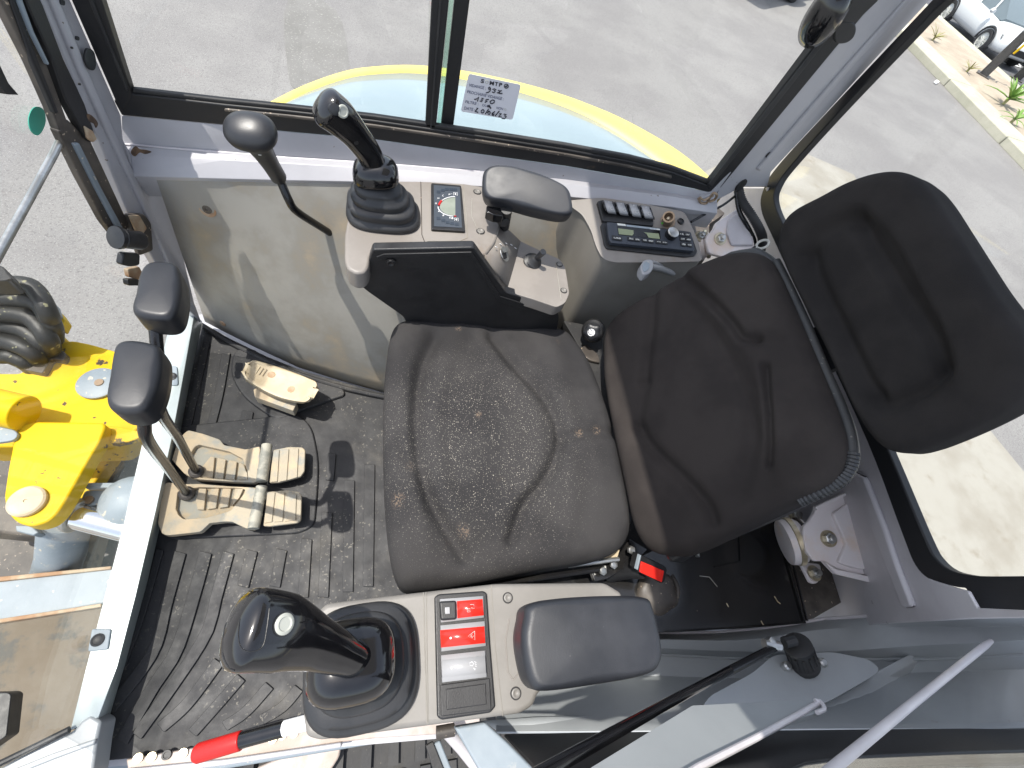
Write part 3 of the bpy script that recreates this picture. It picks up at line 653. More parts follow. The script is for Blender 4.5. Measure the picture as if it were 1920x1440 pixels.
# right wall below the side window, as a folded sheet
def onY(y, pts): q = Yp(y); return [q(*p) for p in pts]
us = [228, 420, 540, 700, 900, 1060, 1180, 1260, 1345]
def row(vs_, y): return onY(y, list(zip(us, vs_)))
sealB = [217, 235, 248, 262, 290, 312, 333, 346, 364]
ridge = [268, 284, 294, 304, 320, 336, 352, 362, 378]
ledgeT = [290, 300, 306, 315, 330, 345, 358, 368, 384]
ledgeB = [330, 335, 338, 341, 349, 368, 380, 388, 400]
glassB = [175, 196, 208, 226, 255, 280, 302, 322, 349]
sheet('wall_sill', [row(sealB, WY-.002), row(ridge, WY-.006), row(ledgeT, WY-.028), row(ledgeB, WY-.050), [p-[0, 0, .05] for p in row(ledgeB, WY-.03)]], gp, cab, th=.003, sharp=25, bevel=.003)
tube('ridge_highlight', row([v+2 for v in ridge], WY-.009)[:5], .0022, lg, cab, 8)  # pale tube along the sill ridge, its highlight put into the paint
# side window
win = root('side_window', Yp(WY)(800, 240), 'sliding side window with black frame and two overlapping panes', 'window')
wl = Yp(WY+.004)
def wstrip(name, outer_, inner_, d, m_=sl_, th=.02, par=win, pl=wl):
    return slab(name, outer_+inner_[::-1], pl.off(d), th, m_, par, bevel=.003)
ext = 0
bo = list(zip(us, sealB)); bi = list(zip(us, glassB)); bi[0] = (247, 176); bi[-1] = (1332, 349)
wstrip('bottom_channel', [(213, 190)]+bo+[(1352, 352)], [(238, 160)]+bi+[(1340, 336)], .006)
wstrip('rubber_lip', [(x, y-1) for x, y in bi], [(x, y-9) for x, y in bi], .002, M['rubber'], .012)
wstrip('bottom_runner', [(x, y+14) for x, y in bi[1:-1]], [(x, y+8) for x, y in bi[1:-1]], .009, M['dirtblack'], .006)
wstrip('front_channel', [(96, -80), (133, 0), (228, 217)], [(166, -80), (190, 0), (248, 178)], .007)
wstrip('front_lip', [(150, -40), (168, 8), (236, 172)], [(160, -40), (176, 6), (241, 170)], .011, M['rubber'], .006)
wstrip('rear_channel', [(1332, 364), (1352, 352), (1566, 92), (1720, -90)][::-1], [(1325, 348), (1340, 330), (1527, 84), (1650, -90)][::-1], .007)
wstrip('rear_lip', [(1335, 350), (1540, 90), (1680, -80)][::-1], [(1329, 346), (1534, 84), (1672, -84)][::-1], .012, M['rubber'], .006)
g1 = slab('glass_pane', [(160, -90), (250, 176), (540, 208), (822, 243), (850, -90)], wl.off(-.008), .004, M['glass'], win, bevel=0)
g2 = slab('glass_pane', [(806, -90), (800, 241), (1000, 272), (1180, 300), (1332, 346), (1530, 80), (1660, -90)], wl.off(-.020), .004, M['glass'], win, bevel=0)
wstrip('pane_edge_bar', [(812, -60), (809, 0), (797, 240), (805, 251)], [(846, -60), (842, 0), (816, 255)], .002, sl_, .014)
wstrip('pane_edge_bar', [(826, -60), (824, 0), (806, 246), (808, 248)], [(829, -60), (828, 0), (809, 248)], .0045, M['rubber'], .004)
wstrip('rear_pane_bar', [(858, -60), (852, 0), (826, 242), (838, 250)], [(890, -60), (881, 0), (850, 238), (846, 250)], -.018, sl_, .014)
wstrip('edge_glass', [(846, -60), (842, 0), (818, 243)], [(856, -60), (851, 0), (826, 244)], -.010, M['tintglass'], .004)
# service sticker
stp = wl.off(-.006)
st = root('service_sticker', stp(920, 180), 'white oil change sticker with handwritten figures on the side window', 'sticker')
slab('sticker_sheet', [(879, 138), (977, 159), (961, 225), (864, 209)], stp, .0006, M['sticker'], st, r=5, bevel=0)
b0, e1, e2 = np.array([850.0, 125.0]), 140/1833, 110/1440
def sp(x, y): return (b0[0]+x*e1, b0[1]+y*e2)
def stt(s, a, b, h, m_='greyink', bold=.015, italic=0): return text('printed_text', s, sp(*a), sp(*b), h*e1, stp, M[m_], st, th=.0002, off=.0004, bold=bold, italic=italic)
stt('S', (665, 385), (748, 402), 90, 'ink', .04)
stroke('printed_ring', [[sp(820+38*cos(t), 375+38*sin(t)) for t in np.linspace(0, 2*pi, 16)]], .8, stp, M['buttonwhite'], st, off=.0009)
stt('M', (885, 435), (990, 455), 90, 'ink', .04); stt('T', (1010, 458), (1090, 474), 90, 'ink', .04); stt('P', (1115, 478), (1190, 492), 90, 'ink', .04)
stroke('printed_ring', [[sp(1300+50*cos(t), 478+50*sin(t)) for t in np.linspace(0, 2*pi, 18)], [sp(1270, 495), sp(1300, 470), sp(1290, 500), sp(1330, 455)]], 1.6, stp, M['ink'], st, off=.0009)
stt('VIDANGE :', (375, 480), (790, 560), 72); stt('PROCHAINE VIDANGE :', (335, 645), (1225, 825), 72); stt('FILTRE :', (290, 885), (610, 945), 66); stt('OUI', (700, 965), (840, 992), 58); stt('NON', (1055, 1032), (1215, 1062), 58); stt('DATE :', (262, 1045), (520, 1090), 72)
def hw(pls, w=1.9): stroke('handwriting', [[sp(*q) for q in p] for p in pls], w, stp, M['ink'], st, off=.0009)
hw([[(905, 540), (870, 560), (860, 520), (890, 500), (912, 530), (905, 590), (860, 630), (800, 640)], [(960, 560), (1010, 545), (1050, 560), (1000, 590), (1030, 610), (1000, 640), (950, 620)], [(1095, 580), (1160, 600), (1185, 580), (1110, 640), (1070, 635), (1150, 660), (1205, 660)]])
hw([[(510, 805), (560, 800), (625, 745), (590, 850)], [(690, 775), (745, 780), (690, 810), (720, 830), (650, 850), (700, 860)], [(870, 805), (800, 810), (790, 835), (830, 850), (770, 880)], [(950, 820), (900, 860), (905, 895), (950, 910), (1005, 880), (1010, 835), (960, 815)]])
hw([[(830, 970), (910, 985)], [(870, 940), (920, 1025)]], 2.6)
hw([[(570, 1020), (605, 1020), (540, 1090), (530, 1095), (610, 1125)], [(720, 1050), (680, 1090), (690, 1135), (730, 1135), (760, 1090), (730, 1050)], [(865, 1040), (785, 1165)], [(880, 1090), (845, 1130), (855, 1170), (890, 1170), (910, 1130), (885, 1095)], [(1020, 1100), (950, 1150), (950, 1195), (990, 1200), (1000, 1160), (960, 1170)], [(1130, 1085), (1025, 1215)], [(1130, 1160), (1180, 1150), (1110, 1230), (1180, 1235)], [(1240, 1165), (1300, 1175), (1250, 1210), (1300, 1225), (1260, 1280), (1185, 1270)]])
stroke('printed_box', [[sp(1255, 1030), sp(1300, 1040), sp(1295, 1075), sp(1250, 1065), sp(1255, 1030)]], .5, stp, M['buttonwhite'], st)

# front right corner post and front window frame with its black channels
post_pl = V2(Yp(WY-.004)(228, 217), front.off(.006)(300, 560))
pc = P3(Yp(WY-.004)(228, 217), Yp(WY-.004)(133, 0), front.off(.006)(210, 470))
def cslab(name, px, d=0, m_=gp, th=.02, bev=.004, par=cab, **k): return slab(name, px, pc.off(d), th, m_, par, bevel=bev, **k)
cslab('corner_post', [(40, -80), (75, 0), (130, 130), (170, 235), (186, 262), (250, 420), (330, 560), (379, 605), (368, 575), (296, 400), (270, 330), (232, 262), (228, 217), (133, 0), (100, -80)])
cslab('post_rib', [(78, -60), (98, 0), (150, 130), (200, 240), (262, 370), (340, 545), (352, 545), (276, 372), (214, 240), (166, 130), (114, 0), (90, -60)], .008, gp, .012, .005)
cslab('panel_flange', [(232, 262), (248, 290), (290, 330), (296, 345), (330, 420), (368, 580), (352, 560), (300, 440), (262, 360)], .004, gp, .01)
def stain(px, pl, m='rust'): slab('rust_patch', spl(px, 3, True), pl, .0008, M[m], cab, bevel=0)
stain([(246, 282), (254, 274), (262, 280), (272, 281), (284, 285), (272, 289), (262, 286), (254, 293), (247, 290)], Yp(WY-.030), 'rustdark')
stain([(162, 216), (168, 214), (178, 222), (184, 232), (180, 240), (176, 232), (168, 228)], pc.off(.010), 'rustdark')
stain([(248, 330), (252, 340), (258, 344), (254, 350), (249, 342)], pc.off(.006), 'rustdark')
stain([(1442, 312), (1450, 303), (1462, 292), (1460, 298), (1450, 312)], rpp.off(.002), 'rust') if False else None
fr_ = root('front_window_frame', front(150, 300), 'dark front window frame rails with dusty rubber in the upper left corner', 'window frame')
def fs(name, px, d, m_, th=.015, bev=.003, par=fr_, pl=pc): return slab(name, px, pl.off(d), th, m_, par, bevel=bev)
fs('guide_rail', [(-60, -60), (-10, -20), (0, 0), (35, 70), (60, 120), (97, 205), (112, 246), (122, 240), (127, 226), (92, 130), (62, 52), (45, 10), (38, -60)], .004, M['dirtblack'])
fs('guide_slot', [(-5, -60), (22, 5), (60, 110), (105, 215), (112, 212), (72, 110), (32, 5), (8, -60)], .008, sl_, .01)
fs('rubber_channel', [(28, -60), (52, 10), (95, 105), (122, 185), (160, 258), (172, 268), (182, 262), (160, 195), (120, 110), (82, 10), (50, -60)], .010, sl_)
fs('rail_glint', [(40, -60), (36, 0), (60, 62), (90, 122), (93, 120), (64, 60), (43, 2), (42, -60)], .012, M['exgrey'], .006)  # pale strip painted for the line of light reflected on the glass
fs('lower_rail', [(110, 246), (150, 330), (195, 415), (214, 440), (246, 428), (210, 350), (170, 262), (160, 256), (128, 224)], .004, M['dirtblack'])
fs('lower_rail_strip', [(140, 270), (180, 350), (222, 430), (232, 428), (190, 350), (150, 268)], .010, M['exgrey'], .01)
fs('channel_end', [(160, 236), (176, 246), (184, 262), (176, 268), (166, 262)], .014, M['rust'], .006)
# front glass
slab('glass_pane', [(-150, -200), (-40, -60), (0, 0), (112, 246), (214, 440), (300, 560), (326, 600), (300, 700), (270, 832), (200, 1120), (137, 1368), (0, 1440), (-200, 1560)], front.off(-.004), .005, M['glass'], fr_, bevel=0)
o = slab('window_sticker', spl([(70, 200), (82, 206), (86, 226), (80, 245), (70, 254), (58, 244), (54, 224), (60, 206)], 4, True), front.off(.003), .0015, M['greensticker'], bevel=0); tag(o, 'round green sticker on the front glass beside the dark rail', 'sticker')
o = tube('gas_strut', [front.off(.02)(126, 234), front.off(.02)(100, 290), front.off(.02)(0, 472), front.off(.02)(-60, 580)], .006, M['steel'], n=16, smooth=2)
tag(o, 'slim silver gas strut crossing the front glass from the rail', 'gas strut')
o = slab('window_bracket', [(-30, 100), (0, 122), (16, 156), (35, 178), (12, 177), (0, 160), (-30, 140)], front.off(.02), .012, M['blackplastic'], r=2, bevel=.003); tag(o, 'dark bracket piece on the front glass at the left frame edge', 'bracket')
# frame catch and latch at the lower end of the rail
ct = root('window_catch', front(245, 450), 'black cylindrical window catch on a rusty bracket near the lever knobs', 'window catch')
slab('catch_bracket', [(240, 402), (272, 402), (284, 418), (288, 470), (262, 480), (250, 440)], pc.off(.012), .01, M['dirtblack'], ct, r=5, bevel=.003)
slab('rusty_plate', [(243, 404), (262, 404), (276, 428), (262, 448), (254, 430)], pc.off(.018), .004, M['rust'], ct, r=3, bevel=.002)
a = front.off(.035)(216, 445); b = CAM+unit(ray(270, 452))*np.linalg.norm(a-CAM)*1.03; ax_ = unit(b-a); Lc = np.linalg.norm(b-a)
lathe('catch_barrel', a, ax_, [(-.002, .010), (0, .0225), (.006, .023), (.008, .020), (Lc*.85, .0195), (Lc*.96, .016), (Lc, .006)], M['knobblack'], ct, 28)
lathe('barrel_ring', a+ax_*.010, ax_, [(0, .020), (.002, .0215), (.004, .020)], M['blackplastic'], ct, 28)
slab('catch_tongue', [(233, 474), (264, 476), (263, 498), (246, 501), (229, 497)], pc.off(.03), .014, M['knobblack'], ct, r=5, bevel=.004)
slab('lower_link', [(240, 505), (262, 500), (272, 520), (262, 525), (243, 520)], pc.off(.012), .01, M['rust'], ct, r=3, bevel=.003)
slab('lower_peg', [(240, 524), (262, 524), (262, 536), (242, 536)], pc.off(.02), .012, M['blackplastic'], ct, r=3, bevel=.003)
for u, v in ((172, 112),):
    o = slab('pillar_plug', spl([(u-8, v-20), (u+4, v-16), (u+9, v+4), (u+6, v+19), (u-4, v+18), (u-12, v)], 4, True), pc.off(.013), .004, M['blackplastic'], cab, bevel=.001)
for u, v, s in ((118, 5, 3.5), (146, 72, 2.6), (150, 158, 1.5), (136, 90, 1.4)): slab('pillar_hole', spl([(u-s, v-s*1.4), (u+s, v-s), (u+s, v+s*1.4), (u-s, v+s)], 3, True), pc.off(.0095), .002, M['seal'], cab, bevel=0)

# right rear post between side window and rear window
rp1, rp2 = Yp(WY-.004)(1340, 364), rear(1440, 352)
rpp = V2(rp1, rp2)
slab('rear_post', [(1720, -90), (1566, 90), (1334, 364), (1318, 372), (1300, 400), (1390, 352), (1440, 352), (1447, 322), (1547, 215), (1663, 88), (1745, 0), (1830, -90)], rpp, .03, gp, cab, bevel=.005)
slab('post_fold', [(1790, -90), (1700, 0), (1590, 122), (1420, 318), (1426, 322), (1596, 128), (1706, 6), (1796, -84)], rpp.off(.006), .01, gp, cab, bevel=.004)
lathe('post_plug', rpp.off(.001)(1441, 290), rpp.n, [(0, .0085), (.002, .008), (.002, .004)], M['seal'], cab, 16)
# rear window: seal, glass
rw = root('rear_window', rear(1700, 700), 'rear window with wide black rounded rubber seal behind the seat', 'window')
so_ = spl([(1830, -90), (1747, 0), (1667, 85), (1547, 213), (1460, 308), (1432, 352), (1426, 392), (1450, 450), (1520, 600), (1625, 828), (1690, 1000), (1715, 1060), (1745, 1088), (1790, 1100), (1812, 1106), (1830, 1146), (2050, 1146)], 5)
si_ = spl([(1880, -90), (1772, 0), (1690, 85), (1577, 205), (1490, 302), (1458, 345), (1452, 380), (1478, 440), (1560, 600), (1668, 850), (1735, 1010), (1758, 1050), (1785, 1070), (1820, 1078), (1845, 1080), (1900, 1080), (2050, 1078)], 5)
slab('rubber_seal', list(so_)+list(si_)[::-1], rear.off(.004), .02, sl_, rw, bevel=.004)
slab('glass_pane', list(si_)+[(2300, 1078), (2300, -90)], rear.off(-.006), .004, M['glass'], rw, bevel=0)
# rear wall below the window
rwl = P3(pA, pB, pA+np.array([.34, 0, -.6]))
slab('rear_wall', [(1318, 372), (1390, 352), (1440, 352), (1428, 392), (1452, 450), (1522, 600), (1627, 828), (1692, 1000), (1717, 1060), (1747, 1088), (1792, 1102), (1814, 1108), (1832, 1140), (1960, 1146), (1960, 1158), (1830, 1160), (1540, 1176), (1400, 1180), (1270, 900), (1200, 600), (1240, 470)], rwl.off(-.001), .005, lg, cab, bevel=.004)
slab('wall_fold', [(1596, 884), (1618, 895), (1655, 990), (1680, 1065), (1708, 1138), (1690, 1140), (1655, 1050), (1620, 960)], rwl.off(.010), .012, lg, cab, bevel=.006)
# left rear corner post and the inner left wall
q = lambda u, v, z: P(u, v, z)
usx = (930, 1080, 1240, 1400, 1545, 1700, 1820, 1960)
def R4(vs_, zs_): return [q(u, v, z) for u, v, z in zip(usx, vs_, zs_)]
rows = [R4((1182, 1184, 1187, 1182, 1160, 1152, 1146, 1140), (.22, .22, .24, .28, .34, .5, .64, .74)),
        R4((1196, 1197, 1199, 1200, 1180, 1176, 1176, 1172), (.27, .27, .28, .31, .36, .48, .60, .70)),
        R4((1212, 1213, 1216, 1222, 1222, 1212, 1206, 1198), (.26, .26, .27, .30, .36, .48, .60, .70)),
        R4((1222, 1224, 1227, 1235, 1236, 1236, 1232, 1224), (.22, .22, .23, .27, .34, .45, .57, .68)),
        R4((1262, 1264, 1268, 1272, 1268, 1262, 1258, 1252), (.22, .22, .24, .29, .36, .45, .55, .66)),
        R4((1352, 1352, 1352, 1350, 1352, 1354, 1356, 1354), (.30, .34, .40, .46, .50, .54, .58, .62)),
        R4((1372, 1371, 1370, 1368, 1366, 1366, 1366, 1364), (.32, .36, .42, .48, .52, .56, .59, .62))]
rows = [spl(r, 6) for r in rows]
left = sheet('left_wall_panel', rows, M['doorpaint'], cab, th=.004, sharp=25, bevel=.003)
lp = V2(P(1100, 1375, .55), P(1900, 1366, .60))
for k, m_ in ((0, lg), (3, M['doorpaint'])): tube('panel_fold', [np.array(x)+[0, 0, .001] for x in rows[k][::4]], .0035, m_, cab, 8)  # fold edges as tubes, added to give the panel its highlight lines
# black seal of the left window and its glass
slab('left_window_seal', [(945, 1376), (1100, 1373), (1380, 1370), (1640, 1367), (2000, 1364), (2050, 1364), (2050, 1402), (1800, 1408), (1600, 1416), (1510, 1428), (1465, 1446), (1445, 1500), (1065, 1500), (1005, 1440)], lp.off(.0), .004, sl_, cab, bevel=.004)
slab('left_window_glass', [(1440, 1430), (1500, 1410), (2050, 1395), (2050, 1700), (1440, 1700)], lp.off(-.008), .004, M['glass'], cab, bevel=0)
sheet('stiffener', [[q(1715, 1222, .47), q(1650, 1255, .44), q(1560, 1305, .45), q(1500, 1345, .47)], [q(1735, 1228, .475), q(1670, 1268, .45), q(1590, 1312, .46), q(1520, 1355, .48)], [q(1790, 1232, .47), q(1720, 1272, .45), q(1640, 1318, .46), q(1560, 1368, .48)]], M['doorpaint'], cab, th=.004, bevel=.003)
# roof above and behind the eye (glass hatch in front of it), keeps the rear of the cab in shade
prism('roof', rnd([(.10, -.26, 1.76), (.10, 1.02, 1.76), (1.02, 1.02, 1.76), (.92, -.26, 1.76)], .05), (0, 0, .05), M['roofpaint'], cab, bevel=.01)

# door side sill with its bolts
ds = root('door_sill', P(420, 1400, .0), 'pale aluminium door sill strip with a row of bolts under the red lever', 'door sill')
slab('sill_strip', [(236, 1424), (390, 1398), (560, 1362), (640, 1345), (900, 1330), (900, 1372), (700, 1385), (640, 1392), (420, 1425), (240, 1446)], .02, .03, M['sillpaint'], ds, bevel=.003)
slab('sill_lip', [(236, 1442), (420, 1424), (640, 1392), (640, 1402), (420, 1436), (240, 1456)], .032, .04, gp, ds, bevel=.003)
for u, v, z in ((260, 1421, 1), (285, 1419, 1), (313, 1415, 0), (344, 1412, 1), (495, 1381, 1), (512, 1385, 1), (530, 1378, 1), (552, 1374, 1)):
    lathe('bolt', P(u, v, .021), (0, 0, 1), [(0, .009), (.004, .0085), (.004, .0055), (.002, .005)], M['zinc'] if z else M['seal'], ds, 14)
slab('corner_gusset', [(-60, 1470), (0, 1440), (60, 1405), (135, 1372), (152, 1352), (170, 1340), (190, 1352), (182, 1390), (172, 1460), (-60, 1560)], .09, .06, M['doorpaint'], cab, bevel=.006)
tube('corner_seal', [P(-60, 1456, .10), P(0, 1432, .10), P(70, 1398, .10), P(130, 1368, .10)], .006, sl_, cab, 10)
slab('gusset_fold', [(0, 1452), (100, 1412), (180, 1385), (176, 1396), (100, 1424), (0, 1464)], .096, .01, M['doorpaint'], cab, bevel=.003)
# safety lever: white tube, black collar, red grip
lv = root('safety_lever', P(460, 1390, .03), 'red gripped safety lever with black collar lying along the door sill', 'lever')
tube('lever_tube', [P(700, 1318, .22), P(600, 1348, .19), P(533, 1366, .17)], .0135, M['white'], lv, 20)
tube('black_collar', [P(533, 1366, .17), P(451, 1388, .15)], .014, M['gloss'], lv, 20, bevel=.002)
tube('red_grip', [P(453, 1388, .15), P(372, 1412, .13), P(364, 1414, .128)], [.0165, .0165, .012], M['red'], lv, 22, bevel=.003)
# mud and step below the door opening
o = slab('step_plate', [(480, 1440), (560, 1405), (640, 1395), (636, 1420), (610, 1460), (470, 1500)], -.3, .03, M['sillpaint'], r=8, bevel=.006); tag(o, 'pale painted foot step seen below the door sill', 'foot step')
slab('step_slot', [(535, 1418), (556, 1412), (548, 1434), (525, 1440)], -.297, .01, M['rubber'], o, bevel=.001) if False else None

# ------------------------------------------------------------------ trim panels
def raypoly(c, poly, N=96):
    c = np.array(c, float); poly = [np.array(p, float) for p in poly]; out = []
    for k in range(N):
        a = 2*pi*k/N; d = np.array([cos(a), sin(a)]); best = 0
        for p, q_ in zip(poly, poly[1:]+poly[:1]):
            e = q_-p; den = d[0]*e[1]-d[1]*e[0]
            if abs(den) < 1e-9: continue
            w = p-c; t = (w[0]*e[1]-w[1]*e[0])/den; s = (w[0]*d[1]-w[1]*d[0])/den
            if t > 0 and -1e-9 <= s <= 1+1e-9: best = max(best, t)
        out.append(c+d*best)
    return out
def ringslab(name, c, outer, inner, plane, th, m, parent, bevel=.003, N=96, vec=None):
    if isinstance(plane, (int, float)): plane = Zp(plane)
    O = np.array([plane(*p) for p in raypoly(c, outer, N)]); I = np.array([plane(*p) for p in raypoly(c, inner, N)]); dv = -plane.n*th
    V, Fs = loft_geo([O, I, I+dv, O+dv]); return obj(name, V, Fs, m, parent, bevel=bevel)
ty_ = Yp(.915)
tr_t = [(293, 336), (345, 338), (420, 339), (520, 341), (640, 344), (760, 346), (900, 353), (1000, 364), (1090, 378)]
tr_b = [(384, 603), (420, 622), (480, 652), (560, 689), (640, 714), (722, 737), (860, 745), (980, 735), (1080, 700)]
T_ = [ty_(*p) for p in tr_t]; Bt = [P(*p, .006) for p in tr_b]
rows = [[t+np.array([0, .03, 0]) for t in T_], [t+np.array([0, .008, .002]) for t in T_], T_]
for s in np.linspace(.06, 1, 12): rows.append([t*(1-s)+b*s-np.array([0, .03*sin(pi*s), 0])*min(1, i/3) for i, (t, b) in enumerate(zip(T_, Bt))])
tp = root('side_trim_panel', P(540, 660, 0), 'large dusty grey plastic panel on the wall between sill and floor mat', 'trim panel')
sheet('panel_skin', rows, M['trim'], tp, th=.004, sharp=40)
def onpanel(u, v, up=.002):                       # point on the panel under pixel u, v
    r = unit(ray(u, v)); best = None; d = 9
    R_ = [np.array(x) for x in rows[2:]]
    for i in range(len(R_)-1):
        for j in range(len(T_)-1):
            for tri in ((R_[i][j], R_[i+1][j], R_[i][j+1]), (R_[i+1][j+1], R_[i][j+1], R_[i+1][j])):
                n = np.cross(tri[1]-tri[0], tri[2]-tri[0]); n /= np.linalg.norm(n); t = ((tri[0]-CAM) @ n)/(r @ n); p = CAM+r*t
                # inside test
                v0, v1, v2 = tri[1]-tri[0], tri[2]-tri[0], p-tri[0]; A_ = np.array([[v0@v0, v0@v1], [v0@v1, v1@v1]]); bb = np.linalg.solve(A_, [v0@v2, v1@v2])
                if bb[0] > -.01 and bb[1] > -.01 and bb.sum() < 1.01 and t < d:
                    if n @ (CAM-p) < 0: n = -n
                    d = t; best = (p+n*up, n)
    return best
p, n = onpanel(389, 392, -.001)
lathe('screw_recess', p, n, [(0, .019), (.0025, .019), (.003, .0165), (.0015, .013), (.001, .004)], M['rust'], tp, 26)
lathe('screw_head', p, n, [(.0, .010), (.004, .010), (.0045, .004), (.003, .003)], M['dirtblack'], tp, 18)
p, n = onpanel(418, 606, 0); lathe('screw_head', p, n, [(0, .010), (.003, .009), (.003, .003)], M['rust'], tp, 14)
# rear side console with radio
sc_pl = P3(P(1120, 372, .675), P(1320, 425, .675), P(1150, 495, .635))
scn = root('side_console', P(1150, 560, .05), 'grey brown moulded side console carrying the radio behind the right armrest', 'side console')
so2 = [(1060, 376), (1130, 370), (1205, 381), (1262, 392), (1284, 397), (1298, 425), (1310, 452), (1318, 490), (1230, 492), (1150, 492), (1130, 485), (1118, 462), (1108, 430), (1092, 402), (1072, 388)]
top = [sc_pl(*p) for p in rnd(so2, 10)]
c = np.mean(top, 0); bot1 = [p+np.array([0, 0, -.03])-(p-c)*[.02, .02, 0] for p in top]
bots = [np.array([p[0]+(0.0), p[1]-.0, p[2]-.62]) for p in top]
loft('console_body', [[p-sc_pl.n*.0-(p-c)*.02 for p in top], [p-sc_pl.n*.003-(p-c)*.006 for p in top], [p-sc_pl.n*.010 for p in top], bots], M['trim2'], scn, sharp=50)
slab('console_plate', so2, sc_pl.off(.0015), .004, M['beige'], scn, r=10, bevel=.0015)

# radio
def rp(x, y): return (1110+x/9.1429, 360+y/9.1462)
rd = root('car_radio', sc_pl(1215, 450), 'black car radio with round volume knob and pale display in the side console', 'radio')
slab('radio_frame', [rp(150, 570), rp(190, 505), rp(1060, 600), rp(1690, 680), rp(1810, 1020), rp(1770, 1090), rp(1600, 1110), rp(260, 970), rp(215, 900)], sc_pl.off(.006), .006, M['blackplastic'], rd, r=3, bevel=.0015)
slab('front_panel', [rp(255, 520), rp(300, 515), rp(1280, 640), rp(1700, 690), rp(1760, 990), rp(1740, 1010), rp(330, 870), rp(290, 800)], sc_pl.off(.016), .010, M['radioface'], rd, r=2, bevel=.001)
rpl = sc_pl.off(.0165)
slab('display_frame', [rp(430, 575), rp(1160, 655), rp(1180, 800), rp(1165, 812), rp(455, 735)], rpl, .0008, M['gloss'], rd, bevel=0)
slab('display', [rp(448, 622), rp(710, 655), rp(715, 715), rp(690, 745), rp(462, 722)], rpl.off(.0007), .0006, M['lcdr'], rd, bevel=0)
slab('display', [rp(890, 690), rp(1145, 712), rp(1165, 805), rp(970, 782), rp(940, 720)], rpl.off(.0007), .0006, M['lcdr'], rd, bevel=0)
slab('brand_plate', [rp(430, 535), rp(570, 550), rp(585, 582), rp(445, 570)], rpl, .0005, M['offwhite'], rd, bevel=0)
slab('top_bezel', [rp(590, 555), rp(1165, 625), rp(1172, 655), rp(595, 590)], rpl, .0012, M['exgrey'], rd, bevel=.0004)
text('printed_text', 'FM MP3', rp(990, 645), rp(1095, 655), 2.2, rpl.off(.001), M['white'], rd); slab('label_chip', [rp(1105, 628), rp(1165, 635), rp(1168, 655), rp(1108, 648)], rpl.off(.001), .0004, M['offwhite'], rd, bevel=0)
def btn(q, s=None, h=.0016): 
    b = slab('button', [rp(*p) for p in q], rpl.off(h), h, M['blackplastic'], rd, bevel=.0005)
    if s:
        a = (np.array(q[0])*.25+np.array(q[3])*.75)*.88+(np.array(q[1])*.25+np.array(q[2])*.75)*.12; e = (np.array(q[0])*.25+np.array(q[3])*.75)*.15+(np.array(q[1])*.25+np.array(q[2])*.75)*.85
        text('printed_text', s, rp(*a), rp(*e), 2.6, rpl.off(h), M['offwhite'], b, bold=.02)
btn([(345, 740), (510, 760), (520, 835), (350, 812)], 'USB')
btn([(610, 765), (722, 778), (725, 838), (618, 825)], 'SRC'); btn([(728, 779), (828, 790), (828, 850), (732, 839)], 'MENU')
btn([(852, 792), (950, 802), (955, 862), (862, 850)], 'VOL'); btn([(956, 803), (1058, 815), (1060, 876), (960, 863)], 'BAND')
btn([(1092, 820), (1185, 830), (1190, 888), (1098, 878)], '<<'); btn([(1192, 832), (1290, 842), (1298, 900), (1196, 890)], '>>')
for i, (x, y, s) in enumerate(((1490, 680, '1 SL'), (1585, 690, '2 INT'), (1505, 765, '3 RPT'), (1602, 775, '4 RDM'), (1520, 855, '5'), (1622, 865, '6 OK'))):
    btn([(x, y), (x+88, y+9), (x+98, y+78), (x+10, y+68)], s)
p = rpl(*rp(1345, 745)); n = sc_pl.n
lathe('volume_knob', p, n, [(0, .0155), (.010, .0145), (.012, .0145)], M['gloss'], rd, 32)
lathe('knob_ring', p+n*.012, n, [(0, .0142), (.002, .0142), (.003, .0125), (.002, .010)], M['steel'], rd, 32)
lathe('knob_cap', p+n*.012, n, [(0, .0105), (.0015, .0100), (.001, .002)], M['blackplastic'], rd, 24)
